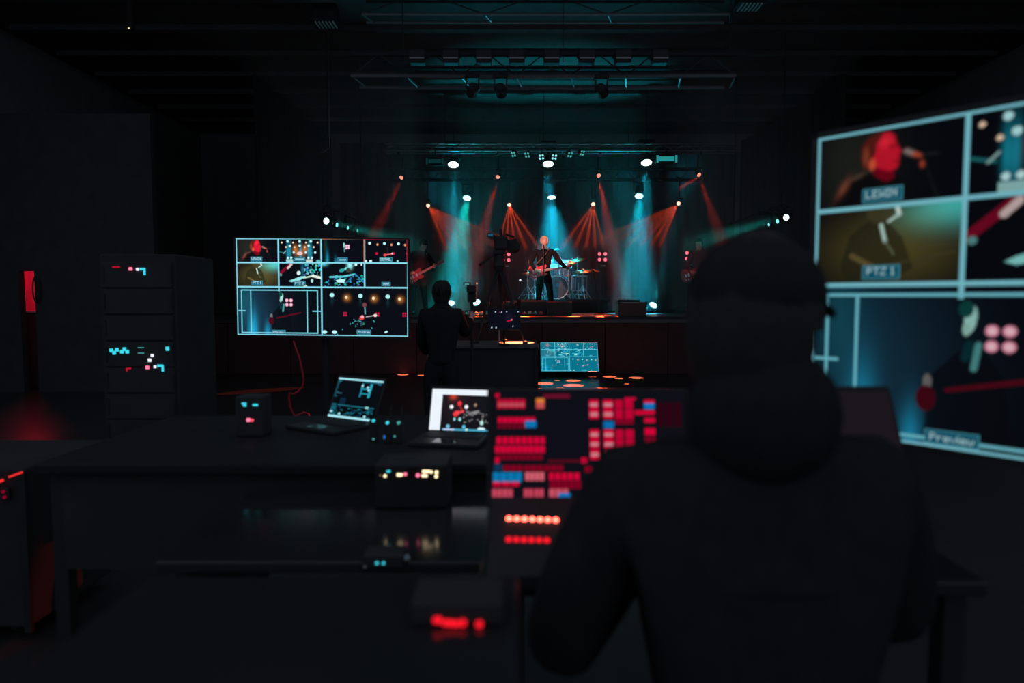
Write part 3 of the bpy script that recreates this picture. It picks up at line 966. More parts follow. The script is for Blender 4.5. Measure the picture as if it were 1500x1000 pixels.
    c.rect(0, .742, .05, .742 + 3 * py, S).rect(.445, .742, .5, .742 + 3 * py, S)
    # name plates
    c.win(0, 0, .25, .25).label('LEWIN', .48, .85, 35, 13)
    c.win(.25, 0, .5, .25).label('', .49, .85, 34, 12)
    c.win(.5, 0, .75, .25).label('', .49, .87, 30, 11)
    c.win(.75, 0, 1, .25).label('DETAIL', .49, .86, 38, 12)
    c.win(0, .25, .25, .5).label('PTZ 1', .49, .84, 33, 13)
    c.win(.25, .25, .5, .5).label('PTZ 2', .49, .85, 34, 13)
    c.win(.5, .25, .75, .5)
    c.win(.75, .25, 1, .5).label('', .49, .85, 26, 11)
    c.win(0, .5, .5, 1).label('Preview', .49, .935, 42, 13)
    c.win(.5, .5, 1, 1).label('Program', .49, .92, 42, 14)
    return np.clip(c.a, 0, 1.2)


def editor_picture():
    c = Canvas(150, 100, (9, 14, 20))
    W_, K = (170, 238, 250), (50, 170, 195)
    c.rect(0, 0, 1, .05, W_).rect(0, .945, 1, 1, W_)
    c.rect(.02, .07, .09, .10, (30, 110, 150))
    rr = np.random.default_rng(5)
    for j in range(14):
        y = .08 + j * .03
        c.rect(.01, y, .03 + rr.uniform(0, .05), y + .014, (40, 140, 160), .8)
    c.rect(.04, .38, .17, .40, (60, 120, 130), .8).rect(.17, .50, .30, .66, (14, 38, 60))
    c.rect(.56, .10, .60, .44, (30, 130, 160)).rect(.74, .10, .79, .44, K).rect(.56, .22, .79, .25, K).rect(.58, .34, .79, .37, (40, 150, 170)).rect(.60, .06, .92, .08, (30, 110, 140))
    c.ell(.58, .16, .03, .03, W_).ell(.70, .19, .04, .025, W_).ell(.73, .26, .03, .03, W_).rect(.90, .08, .97, .11, (30, 120, 150))
    c.rect(.15, .67, .95, .70, (30, 105, 125)).rect(.77, .665, .83, .705, (160, 230, 235))
    for _ in range(60):
        x, y = rr.uniform(.02, .95), rr.uniform(.72, .93)
        c.rect(x, y, x + rr.uniform(.01, .06), y + .02, (20, 100 + rr.integers(0, 60), 150), .7)
    for j in range(8):
        c.rect(.02, .66 + j * .033, .10 + rr.uniform(0, .05), .68 + j * .033, (30, 120, 140), .8)
    c.rect(.02, .84, .08, .88, W_).ell(.24, .90, .04, .03, W_).ell(.80, .90, .04, .03, W_)
    return c.a


def viewer_picture():
    c = Canvas(150, 100, (232, 240, 250))
    c.rect(.18, .14, 1, 1, (20, 20, 26))
    c.win(.18, .14, 1, 1)
    c.addg(.22, .02, .10, .10, (200, 60, 25), 1.0).addg(.30, .25, .35, .35, (46, 20, 24), .6)
    c.ell(.36, .24, .06, .07, (235, 50, 60)).line(.38, .34, .44, .46, .05, (150, 40, 40)).ell(.31, .52, .10, .07, (240, 60, 70), -.5).line(.32, .50, .44, .46, .06, (235, 70, 80))
    c.ell(.20, .34, .05, .055, (250, 250, 255)).ell(.50, .33, .05, .055, (250, 250, 255))
    c.ell(.68, .27, .04, .05, (150, 120, 100)).line(.58, .52, .74, .46, .08, (140, 140, 140)).line(.52, .46, .64, .55, .06, (110, 110, 112)).line(.74, .48, .86, .52, .04, (90, 90, 95))
    rr = np.random.default_rng(9)
    for _ in range(30):
        c.ell(rr.uniform(.45, .95), rr.uniform(.5, .78), .02, .02, (rr.integers(60, 160),) * 3)
    c.ell(.28, .68, .03, .045, (160, 220, 225)).ell(.39, .68, .04, .05, (150, 225, 230)).ell(.16, .88, .05, .05, (110, 190, 225)).ell(.48, .88, .045, .05, (90, 190, 225))
    c.ell(.83, .76, .05, .06, (180, 225, 220)).ell(.83, .93, .11, .05, (220, 245, 250)).ell(.97, .30, .02, .09, (230, 235, 240)).ell(.96, .06, .05, .04, (150, 205, 220))
    c.win(0, 0, 1, 1).rect(.22, .955, 1, 1, (70, 165, 195)).rect(.24, .955, .42, 1, (180, 200, 235)).rect(.60, .94, .64, .99, (190, 250, 250))
    return c.a


def console_picture():
    """red tiled touch screen of the lighting desk; rectangles measured in picture pixels"""
    c = Canvas(280, 170, (15, 15, 23))
    R, RD, RL = (214, 4, 56), (128, 2, 34), (214, 96, 112)

    def px(x0, y0, x1, y1, q, k=1.0):
        c.rect((x0 - 722) / 280, (y0 - 572) / 170, (x1 - 722) / 280, (y1 - 572) / 170, q, k)

    def tiles(x0, x1, y0, y1, n_, q):
        w_ = (x1 - x0) / n_
        for i in range(n_):
            px(x0 + i * w_ + .6, y0, x0 + (i + 1) * w_ - .6, y1, q)
    px(727, 577, 733, 582, R)
    tiles(729, 771, 585, 599, 5, (190, 10, 52))
    px(731, 591, 769, 596, (190, 90, 100), .7)
    tiles(785, 799, 584, 590, 1, (222, 128, 52)); tiles(785, 799, 590, 599, 1, (200, 80, 80))
    px(797, 578, 835, 583, (110, 14, 44))
    tiles(730, 785, 612, 620, 7, R); tiles(730, 772, 622, 628, 6, RD)
    px(770, 617, 786, 627, (10, 116, 184))
    tiles(728, 800, 641, 651, 8, R); tiles(726, 799, 654, 664, 9, R); tiles(727, 796, 667, 674, 8, RD)
    px(727, 671, 733, 679, R); px(725, 680, 737, 690, (14, 50, 80)); tiles(738, 825, 682, 690, 9, RD)
    tiles(723, 766, 692, 706, 4, (9, 120, 176)); tiles(769, 798, 692, 704, 4, RL); tiles(803, 848, 693, 703, 5, R)
    tiles(723, 762, 706, 712, 3, R); tiles(804, 850, 704, 716, 5, RD)
    tiles(722, 753, 716, 732, 4, (200, 70, 94)); tiles(767, 797, 716, 733, 4, (198, 66, 90)); tiles(803, 832, 716, 732, 3, (200, 80, 100))
    px(817, 722, 834, 731, (12, 116, 190))
    px(850, 671, 858, 679, R); px(855, 684, 865, 692, RD); px(803, 674, 860, 678, RD, .4)
    for x0, x1 in ((863, 876), (883, 897), (900, 911), (914, 926)):
        for y0, y1 in ((586, 599), (600, 614), (630, 643), (644, 657), (659, 674)):
            if x0 > 890 and y0 > 650:
                continue
            px(x0, y0, x1, y1, R if x0 < 890 else (190, 4, 50))
            if x0 < 890:
                px(x0 + 1, y0 + 5, x1 - 1, y0 + 10, (190, 150, 160), .75)
    px(900, 614, 926, 622, RD); px(883, 618, 898, 628, (10, 110, 175)); px(914, 583, 930, 586, R); px(884, 659, 897, 673, (50, 60, 74), .8)
    for y0, y1, q in ((586, 591, R), (591, 600, (12, 118, 190)), (602, 608, R), (613, 620, R), (628, 638, R), (641, 650, RD)):
        px(942, y0, 957, y1, q)
    px(928, 602, 942, 608, R); tiles(960, 996, 590, 626, 3, (44, 4, 18)); px(798, 590, 860, 670, (15, 15, 25))
    return c.a


def screen_mesh(name, pic):
    """flat grid, one vertex per picture element, spanning x 0..1, z 0..1 in its own plane"""
    H, W = pic.shape[:2]
    me = bpy.data.meshes.new(name)
    xs, zs = np.meshgrid(np.linspace(0, 1, W), np.linspace(1, 0, H))
    co = np.stack([xs, np.zeros_like(xs), zs], -1).reshape(-1, 3)
    idx = np.arange(H * W).reshape(H, W)
    q = np.stack([idx[1:, :-1], idx[1:, 1:], idx[:-1, 1:], idx[:-1, :-1]], -1).reshape(-1, 4)
    me.vertices.add(len(co)); me.vertices.foreach_set('co', co.ravel())
    me.loops.add(q.size); me.loops.foreach_set('vertex_index', q.ravel())
    me.polygons.add(len(q)); me.polygons.foreach_set('loop_start', np.arange(0, q.size, 4)); me.polygons.foreach_set('loop_total', np.full(len(q), 4))
    me.update()
    at = me.color_attributes.new('picture', 'FLOAT_COLOR', 'POINT')
    at.data.foreach_set('color', np.concatenate([pic.reshape(-1, 3), np.ones((H * W, 1))], 1).ravel())
    return me


def screen_mat(name, gain=1.0, tint=(1, 1, 1), lift=(0, 0, 0)):
    m = bpy.data.materials.new(name)
    m.use_nodes = True
    nt = m.node_tree
    nt.nodes.clear()
    at = nt.nodes.new('ShaderNodeAttribute')
    at.attribute_name = 'picture'
    mul = nt.nodes.new('ShaderNodeVectorMath'); mul.operation = 'MULTIPLY_ADD'
    nt.links.new(at.outputs['Color'], mul.inputs[0])
    mul.inputs[1].default_value = tuple(gain * k for k in tint)
    mul.inputs[2].default_value = lift
    e = nt.nodes.new('ShaderNodeEmission')
    nt.links.new(mul.outputs[0], e.inputs[0])
    o_ = nt.nodes.new('ShaderNodeOutputMaterial')
    nt.links.new(e.outputs[0], o_.inputs[0])
    m.cycles.emission_sampling = 'NONE'
    return m


MULTI = multiview()
ME_MULTI = screen_mesh('multiview_picture', MULTI)
ME_MULTI_SMALL = screen_mesh('multiview_picture_small', MULTI.reshape(144, 2, 256, 2, 3).mean((1, 3)))


def put_screen(name, me, m, parent, tl, right, up, w, h):
    """screen plane with its top left corner tl, spanning w along right and h along up"""
    right, up = V(right).normalized(), V(up).normalized()
    nrm = right.cross(up)
    o_ = bpy.data.objects.new(name, me)
    C.objects.link(o_)
    if not me.materials:
        me.materials.append(None)
    o_.material_slots[0].link = 'OBJECT'
    o_.material_slots[0].material = m
    org = V(tl) - up * h
    q = parent
    base = V((0, 0, 0))
    while q is not None:
        base += q.location
        q = q.parent
    R = Matrix((right, -nrm, up)).transposed()
    o_.parent = parent
    o_.matrix_basis = Matrix.Translation(org - base) @ R.to_4x4() @ Matrix.Diagonal((w, 1, h, 1))
    return o_


def panel_tv(label, tl, right, up, w, h, me, m, stand=None, name='monitor', bezel=0.014, thick=0.045, group=None):
    right, up = V(right).normalized(), V(up).normalized()
    nrm = right.cross(up)                       # pointing out of the picture
    if nrm.y > 0:
        nrm = -nrm
    c = V(tl) + right * w / 2 - up * h / 2
    t = thing(name, label, 'monitor', (c.x, c.y, 0), group)
    R = Matrix((right, -nrm, up)).transposed()
    build('housing', MB().bbox(c - nrm * (thick / 2 + 0.004), (w + 2 * bezel, thick, h + 2 * bezel), 0.006, R), M_PLASTIC, t)
    m_ = MB()
    for s in (-1, 1):
        m_.box(c + right * s * (w / 2 + bezel / 2) + nrm * 0.001, (bezel, 0.008, h + 2 * bezel), R)
        m_.box(c + up * s * (h / 2 + bezel / 2) + nrm * 0.001, (w + 2 * bezel, 0.008, bezel), R)
    build('bezel', m_, M_PLASTIC, t)
    put_screen('screen', me, m, t, V(tl), right, up, w, h)
    return t, c, nrm


# large multiview monitor left of the stage, on a pole stand
zA = 5.7
TLa, TRa, BLa = P(344.5, 349, zA + 0.05), P(596.5, 351, zA - 0.06), P(346, 492.5, zA + 0.05)
rt = (TRa - TLa)
wA, hA = rt.length, (TLa - BLa).length
t, c, nr = panel_tv('wide multiview monitor with red and cyan frames left of the stage', TLa, rt, V((0.0, 0, 1)), wA, wA * 9 / 16.3, ME_MULTI, screen_mat('multiview_screen', 1.12))
build('pole', MB().rod((c.x, c.y + 0.1, 0.03), (c.x, c.y + 0.1, c.z), 0.03), M_METAL, t)
build('wall_plate', MB().box((c.x, c.y + 0.075, c.z), (0.4, 0.04, 0.3)), M_METAL, t)
build('foot_plate', MB().bbox((c.x, c.y + 0.15, 0.015), (0.8, 0.55, 0.03), 0.01), M_METAL, t)
# large multiview monitor at the right edge, close to the camera
TLb = P(1199, 203, 1.66)
t, c, nr = panel_tv('close large multiview monitor cut off by the right picture edge', TLb, V((0.648, -0.762, 0)), V((0, 0, 1)), 1.245, 0.70, ME_MULTI, screen_mat('multiview_screen_close', 0.62, (1, 0.98, 0.96)))
build('pole', MB().rod(c - nr * 0.12 - V((0, 0, c.z - 0.03)), c - nr * 0.12, 0.03), M_METAL, t)
build('wall_plate', MB().box(c - nr * 0.075, (0.4, 0.05, 0.3), Matrix((V((0.648, -0.762, 0)).normalized(), -nr, V((0, 0, 1)))).transposed()), M_METAL, t)
build('foot_plate', MB().bbox((c.x - nr.x * 0.12, c.y - nr.y * 0.12, 0.015), (0.7, 0.6, 0.03), 0.01), M_METAL, t)
# small confidence monitor on the floor below the stage, tilted back
zs_ = 12.95
BLs = P(792.5, 543.5, zs_)
t_up = V((0, math.sin(math.radians(24)), math.cos(math.radians(24))))
wS, hS = 1.10, 0.585
t, c, nr = panel_tv('small washed out cyan multiview monitor tilted back on floor below stage', BLs + t_up * hS, V((1, 0.0, 0)), t_up, wS, hS, ME_MULTI_SMALL,
                    screen_mat('multiview_screen_floor', 0.75, (0.8, 1, 1), (0.0, 0.17, 0.25)), bezel=0.01)
for s in (-1, 1):
    build('floor_stand', MB().rod((c.x + s * 0.3, c.y + 0.04, c.z - 0.1), (c.x + s * 0.3, c.y - 0.12, 0.012), 0.014).rod((c.x + s * 0.3, c.y + 0.06, c.z - 0.05), (c.x + s * 0.3, c.y + 0.34, 0.012), 0.014), M_METAL, t)

# ================================================================== people
def skin_mesh(verts, edges, radii, root=0, sub=2):
    me = bpy.data.meshes.new('skeleton')
    me.from_pydata([tuple(v) for v in verts], edges, [])
    o_ = bpy.data.objects.new('skeleton', me)
    C.objects.link(o_)
    md = o_.modifiers.new('skin', 'SKIN')
    md.use_smooth_shade = True
    sd = me.skin_vertices[0].data
    for i, r in enumerate(radii):
        sd[i].radius = r if isinstance(r, tuple) else (r, r)
        sd[i].use_root = (i == root)
    ss = o_.modifiers.new('smooth', 'SUBSURF')
    ss.levels = ss.render_levels = sub
    dg = bpy.context.evaluated_depsgraph_get()
    dg.update()
    out = bpy.data.meshes.new_from_object(o_.evaluated_get(dg))
    bpy.data.objects.remove(o_)
    bpy.data.meshes.remove(me)
    m_ = MB()
    m_.v = [v.co.copy() for v in out.vertices]
    m_.f = [tuple(p.vertices) for p in out.polygons]
    bpy.data.meshes.remove(out)
    return m_


def chain(pts, radii, sub=2):
    return skin_mesh(pts, [(i, i + 1) for i in range(len(pts) - 1)], radii, 0, sub)


def head_mb(c, R, k=1.0):
    """head facing local -Y with brow, nose, lips, chin and ears"""
    def f(p):
        q = p.copy()
        if q.z < 0:
            q.x *= 1 - 0.42 * q.z * q.z
            if q.y > 0:
                q.y *= 1 - 0.35 * q.z * q.z
        if q.y < 0:
            q.y *= 0.93
            if -0.55 < q.z < 0.2 and abs(q.x) < 0.75:      # eye sockets
                for s in (-1, 1):
                    d2 = (q.x - s * 0.38) ** 2 / 0.05 + (q.z - 0.02) ** 2 / 0.02
                    q.y += 0.10 * math.exp(-d2)
        return q
    m_ = MB().ball(c, (0.076 * k, 0.098 * k, 0.118 * k), R, 28, 18, f)
    loc = lambda x, y, z: V(c) + R @ V((x * k, y * k, z * k))
    m_.ball(loc(0, -0.094, -0.018), (0.013 * k, 0.019 * k, 0.026 * k), R, 8, 6)
    m_.ball(loc(0, -0.097, -0.034), (0.017 * k, 0.014 * k, 0.011 * k), R, 8, 6)
    m_.ball(loc(0, -0.082, 0.026), (0.052 * k, 0.014 * k, 0.010 * k), R, 10, 6)
    m_.ball(loc(0, -0.083, -0.059), (0.024 * k, 0.012 * k, 0.006 * k), R, 8, 6)
    m_.ball(loc(0, -0.081, -0.070), (0.021 * k, 0.012 * k, 0.007 * k), R, 8, 6)
    m_.ball(loc(0, -0.075, -0.098), (0.026 * k, 0.018 * k, 0.018 * k), R, 8, 6)
    for s in (-1, 1):
        m_.ball(loc(s * 0.079, 0.012, -0.008), (0.010 * k, 0.020 * k, 0.033 * k), R, 8, 6)
    return m_


def hair_mb(c, R, k=1.0, low=-0.35, front=0.42, puff=1.10, seed=1, tufts=64):
    rr = random.Random(seed)
    m_ = MB()
    nu, nv = 30, 18
    keep = {}
    for i in range(nv + 1):
        th = math.pi * i / nv
        for j in range(nu):
            ph = 2 * math.pi * j / nu
            p = V((math.sin(th) * math.cos(ph), math.sin(th) * math.sin(ph), math.cos(th)))
            lim = front if p.y < -0.35 else low + (front - low) * max(0, min(1, (-p.y + 0.1) / 0.45))
            for lay in (0, 1):
                if p.z >= lim - 0.02:
                    s = (puff + rr.uniform(-0.02, 0.03)) if lay == 0 else 0.97
                    keep[(i, j, lay)] = len(m_.v)
                    m_.v.append(V(c) + R @ V((p.x * 0.078 * k * s, p.y * 0.099 * k * s, p.z * 0.119 * k * s)))
    for i in range(nv):
        for j in range(nu):
            j2 = (j + 1) % nu
            q = [(i, j), (i + 1, j), (i + 1, j2), (i, j2)]
            if all((a, b, 0) in keep for a, b in q):
                m_.f.append(tuple(keep[(a, b, 0)] for a, b in q))
                m_.f.append(tuple(keep[(a, b, 1)] for a, b in reversed(q)))
    # loose locks over the cap of hair, falling from the crown
    for i in range(tufts):
        ph = 2 * math.pi * (i * 0.618 % 1.0)
        t0 = rr.uniform(0.15, 0.7)
        pts, rad = [], []
        front_side = math.sin(ph) < -0.3
        t_end = (1.02 if front_side else 1.75) + rr.uniform(-0.12, 0.22)
        tw = rr.uniform(-0.25, 0.25)
        for q in range(5):
            f_ = q / 4
            th = t0 + (t_end - t0) * f_
            a_ = ph + tw * f_
            s_ = puff * (1.0 + 0.05 * math.sin(math.pi * f_))
            pts.append(V(c) + R @ V((math.sin(th) * math.cos(a_) * 0.078 * k * s_, math.sin(th) * math.sin(a_) * 0.099 * k * s_, math.cos(th) * 0.119 * k * s_)))
            rad.append((0.010, 0.012, 0.011, 0.008, 0.002)[q] * k)
        m_.tube(pts, rad, 6)
    return m_


def hand_mb(w, d, palm_n, k=1.0, curl=0.9):
    """hand at wrist w pointing along d, palm facing palm_n; fingers curl towards palm_n"""
    d = V(d).normalized()
    pn = (V(palm_n) - d * V(palm_n).dot(d)).normalized()
    sd = d.cross(pn)
    R = Matrix((sd, d, pn)).transposed()
    m_ = MB().ball(V(w) + d * 0.045 * k, (0.040 * k, 0.052 * k, 0.017 * k), R, 12, 8)
    for i, (off, L) in enumerate(((-0.030, 0.066), (-0.010, 0.078), (0.010, 0.074), (0.029, 0.058))):
        p = V(w) + d * 0.082 * k + sd * off * k
        pts, rad = [p - d * 0.02 * k], [0.0095 * k]
        a = 0.1
        for s in range(3):
            pts.append(p.copy()); rad.append((0.0092 - 0.0009 * s) * k)
            a += curl * (0.75, 0.8, 0.6)[s]
            p = p + (d * math.cos(a) + pn * math.sin(a)) * L * k / 3
        pts.append(p); rad.append(0.006 * k)
        m_.tube(pts, rad, 7)
    p = V(w) + d * 0.03 * k - sd * 0.036 * k
    q1 = p + (d * 0.6 - sd * 0.6 + pn * 0.5).normalized() * 0.036 * k
    q2 = q1 + (d * 0.85 + pn * 0.6).normalized() * 0.03 * k
    m_.tube([p + sd * 0.012 * k, p, q1, q2], [0.011 * k, 0.011 * k, 0.010 * k, 0.007 * k], 7)
    return m_


def person(label, J, face, shirt=M_CLOTH, pants=M_JEANS, hair=M_HAIRD, skin=M_SKIN, k=1.0, hands=None, hairkw=None, parts=True, chest_r=0.115, shoes=True, hood=None, group=None, collar=-0.005):
    """J holds world-space joints; face is a rotation matrix for the head"""
    base = V((J['pelvis'].x, J['pelvis'].y, min(J['ankR'].z, J['ankL'].z) - 0.08))
    t = thing('person', label, 'person', base, group)
    J = {a: V(b) for a, b in J.items()}
    mid = (J['pelvis'] + J['chest']) / 2
    order = ['pelvis', 'mid', 'chest', 'neck', 'shR', 'elR', 'wrR', 'shL', 'elL', 'wrL', 'hipR', 'knR', 'ankR', 'hipL', 'knL', 'ankL']
    J['mid'] = mid
    ed = [('pelvis', 'mid'), ('mid', 'chest'), ('chest', 'neck'), ('chest', 'shR'), ('shR', 'elR'), ('elR', 'wrR'), ('chest', 'shL'), ('shL', 'elL'), ('elL', 'wrL'),
          ('pelvis', 'hipR'), ('hipR', 'knR'), ('knR', 'ankR'), ('pelvis', 'hipL'), ('hipL', 'knL'), ('knL', 'ankL')]
    rad = dict(pelvis=0.11, mid=0.10, chest=chest_r, neck=0.055, shR=0.058, elR=0.040, wrR=0.028, shL=0.058, elL=0.040, wrL=0.028, hipR=0.085, knR=0.058, ankR=0.04, hipL=0.085, knL=0.058, ankL=0.04)
    ix = {n_: i for i, n_ in enumerate(order)}
    body = skin_mesh([J[n_] for n_ in order], [(ix[a], ix[b]) for a, b in ed], [rad[n_] * k * (0.8 if n_ not in ('neck',) else 1) for n_ in order], 0, 2)
    up = (J['head'] - J['neck']).normalized()
    neck_top = J['head'] - up * 0.04 * k
    body.tube([J['neck'] - up * 0.06 * k, J['neck'] + up * 0.02 * k, neck_top], [0.066 * k, 0.056 * k, 0.052 * k], 14)
    h = head_mb(J['head'], face, k)
    body.add(h.v, h.f)
    for s in ('R', 'L'):
        if hands and s in hands:
            d, pn, curl = hands[s]
        else:
            d, pn, curl = (J['wr' + s] - J['el' + s]), V((0, -1, 0)), 0.5
        hm = hand_mb(J['wr' + s] - V(d).normalized() * 0.01, d, pn, k, curl)
        body.add(hm.v, hm.f)
    build('body', body, skin, t, True)
    # shirt with sleeves
    so = ['mid', 'chest', 'collar', 'shR', 'elR', 'wrR', 'shL', 'elL', 'wrL', 'hem']
    JJ = dict(J)
    JJ['collar'] = J['neck'] + up * collar
    JJ['hem'] = J['pelvis'] - V((0, 0, 0.11)) * k
    for s in 'RL':
        JJ['wr' + s] = J['wr' + s] + (J['el' + s] - J['wr' + s]) * 0.10
    sr = dict(mid=0.140, chest=chest_r + 0.035, collar=0.068, shR=0.080, elR=0.060, wrR=0.042, shL=0.080, elL=0.060, wrL=0.042, hem=0.165)
    six = {n_: i for i, n_ in enumerate(so)}
    sed = [('hem', 'mid'), ('mid', 'chest'), ('chest', 'collar'), ('chest', 'shR'), ('shR', 'elR'), ('elR', 'wrR'), ('chest', 'shL'), ('shL', 'elL'), ('elL', 'wrL')]
    build('shirt', skin_mesh([JJ[n_] for n_ in so], [(six[a], six[b]) for a, b in sed], [sr[n_] * k for n_ in so], six['mid'], 2), shirt, t, True)
    JP = dict(J)
    JP['waist'] = J['pelvis'] + V((0, 0, 0.07)) * k
    for s in 'RL':
        JP['hip' + s] = J['hip' + s].lerp(J['kn' + s], 0.22)
    po_ = ['waist', 'pelvis', 'hipR', 'knR', 'ankR', 'hipL', 'knL', 'ankL']
    pr = dict(waist=0.13, pelvis=0.135, hipR=0.100, knR=0.078, ankR=0.058, hipL=0.100, knL=0.078, ankL=0.058)
    pix = {n_: i for i, n_ in enumerate(po_)}
    ped = [('waist', 'pelvis'), ('pelvis', 'hipR'), ('hipR', 'knR'), ('knR', 'ankR'), ('pelvis', 'hipL'), ('hipL', 'knL'), ('knL', 'ankL')]
    build('trousers', skin_mesh([JP[n_] for n_ in po_], [(pix[a], pix[b]) for a, b in ped], [pr[n_] * k for n_ in po_], 0, 2), pants, t, True)
    if shoes:
        for s in 'RL':
            a = J['ank' + s]
            tv = V(J.get('toe' + s, a + V((0, -0.14, -0.05)))) - a
            tv.z = 0
            tv.normalize()
            bz = a.z - 0.075
            Rm = Matrix((tv.cross(V((0, 0, 1))), tv, V((0, 0, 1)))).transposed()
            m_ = MB().ball(V((a.x, a.y, bz + 0.04)) + tv * 0.06, (0.045 * k, 0.135 * k, 0.042), Rm, 14, 9, lambda p: V((p.x, p.y, max(p.z, -0.9))))
            m_.rod(a + V((0, 0, 0.02)), V((a.x, a.y, bz + 0.03)), 0.05 * k, 0.05 * k, 12)
            build('shoe', m_, M_SHOE, t, True)
    build('hair', hair_mb(J['head'], face, k, **(hairkw or {})), hair, t, True)
    if parts:
        for s in (-1, 1):
            build('eye', MB().ball(J['head'] + face @ V((s * 0.030, -0.082, 0.004)) * k, 0.010 * k, None, 8, 6), M_EYE, t, True)
    return t


def rot(yaw=0, pitch=0, roll=0):
    """yaw>0 turns a head that faces -Y towards +X; pitch>0 nods down"""
    return Matrix.Rotation(yaw, 3, 'Z') @ Matrix.Rotation(pitch, 3, 'X') @ Matrix.Rotation(roll, 3, 'Y')


# ------------------------------------------------------------------ guitars
def guitar(label, pos, ang, yaw, lac, guard, scale=1.0, bass=False, name='electric_guitar', cat='guitar'):
    """body centre at pos, neck along local +X raised by ang, face towards -Y turned by yaw"""
    t = thing(name, label, cat, pos)
    M = Matrix.Translation(pos) @ Matrix.Rotation(yaw, 4, 'Z') @ Matrix.Rotation(-ang, 4, 'Y') @ Matrix.Scale(scale, 4)
    out = [(0.17, 0.045), (0.205, 0.085), (0.20, 0.125), (0.15, 0.125), (0.08, 0.11), (0.02, 0.10), (-0.06, 0.12), (-0.13, 0.155), (-0.19, 0.145), (-0.225, 0.09),
           (-0.235, 0.0), (-0.225, -0.09), (-0.19, -0.145), (-0.13, -0.16), (-0.05, -0.135), (0.02, -0.115), (0.09, -0.13), (0.165, -0.125), (0.19, -0.085), (0.14, -0.05)]
    NL = 0.62 if bass else 0.50
    build('body', MB().prism(out, 0.045, M), lac, t)
    build('neck', MB().add([M @ V(p) for p in ((0.10, -0.025, -0.028), (0.10, -0.025, 0.028), (0.10, -0.004, 0.028), (0.10, -0.004, -0.028),
                                               (0.10 + NL, -0.025, -0.022), (0.10 + NL, -0.025, 0.022), (0.10 + NL, -0.006, 0.022), (0.10 + NL, -0.006, -0.022))],
                          [(0, 1, 2, 3), (4, 7, 6, 5), (0, 4, 5, 1), (1, 5, 6, 2), (2, 6, 7, 3), (3, 7, 4, 0)]), M_MAPLE, t)
    hs = [(0.10 + NL - 0.005, -0.022), (0.10 + NL + 0.03, -0.042), (0.10 + NL + 0.19, -0.030), (0.10 + NL + 0.205, 0.0), (0.10 + NL + 0.19, 0.034), (0.10 + NL + 0.03, 0.040), (0.10 + NL - 0.005, 0.022)]
    hd = build('headstock', MB().prism(hs, 0.016, M @ Matrix.Translation((0, -0.014, 0))), M_IVORY if guard else lac, t)
    for i in range(3):
        for s in (-1, 1):
            build('tuning_peg', MB().rod(M @ V((0.10 + NL + 0.05 + i * 0.05, -0.014, s * 0.03)), M @ V((0.10 + NL + 0.05 + i * 0.05, -0.014, s * 0.062)), 0.009 * scale, seg=6), M_CHROME, t)
    if guard:
        build('pickguard', MB().prism([(0.13, -0.06), (0.12, -0.105), (0.02, -0.095), (-0.06, -0.115), (-0.15, -0.105), (-0.16, -0.02), (-0.05, 0.04), (0.08, 0.05), (0.13, 0.03)], 0.004, M @ Matrix.Translation((0, -0.025, 0))), M_IVORY, t)
    for x in (0.04, -0.06):
        build('pickup', MB().prism([(x - 0.018, -0.038), (x + 0.018, -0.038), (x + 0.018, 0.038), (x - 0.018, 0.038)], 0.014, M @ Matrix.Translation((0, -0.030, 0))), M_CHROME, t)
    build('bridge', MB().prism([(-0.14, -0.035), (-0.115, -0.035), (-0.115, 0.035), (-0.14, 0.035)], 0.014, M @ Matrix.Translation((0, -0.030, 0))), M_CHROME, t)
    for x, z in ((-0.14, -0.10), (-0.085, -0.105), (-0.17, -0.065)):
        build('knob', MB().lathe(M @ V((x, -0.022, z)), M.to_3x3() @ V((0, -1, 0)), [(0.014 * scale, 0), (0.011 * scale, 0.015)], 8), M_CHROME, t)
    m_ = MB()
    for i in range(4 if bass else 6):
        z = -0.017 + 0.034 * i / (3 if bass else 5)
        m_.rod(M @ V((-0.13, -0.042, z)), M @ V((0.10 + NL, -0.028, z * 0.8)), 0.0012 * scale, seg=4)
    build('string_set', m_, M_CHROME, t)
    return t, M


def mic_stand(label, base, top, boom_to=None, straight=True, mic_dir=(0, 1, 0.15), name='microphone_stand'):
    t = thing(name, label, 'microphone', base)
    build('base', MB().lathe(base, (0, 0, 1), [(0.13, 0), (0.13, 0.012), (0.03, 0.03)], 16), M_METAL, t)
    build('pole', MB().rod(V(base) + V((0, 0, 0.02)), top, 0.011), M_METAL, t)
    tip = V(top)
    if boom_to is not None:
        tip = V(boom_to)
        build('boom_arm', MB().rod(V(top) - (tip - V(top)).normalized() * 0.2, tip, 0.008), M_METAL, t)
        build('boom_clutch', MB().ball(top, 0.022), M_METAL, t)
    d = V(mic_dir).normalized()
    mi = build('microphone', MB().lathe(tip - d * 0.05, d, [(0.010, 0), (0.013, 0.04), (0.017, 0.12), (0.018, 0.125)], 10), M_PLASTIC, t, True)
    build('mesh_grille', MB().ball(tip + d * 0.10, 0.026), M_CHROME, mi, True)
    return t


# ------------------------------------------------------------------ singer
zS_ = 15.8
sx_ = P(797, 400, zS_).x
SH = STAGE_H


def B(x, y, z):
    return V((sx_ + x, zS_ + y, SH + z))


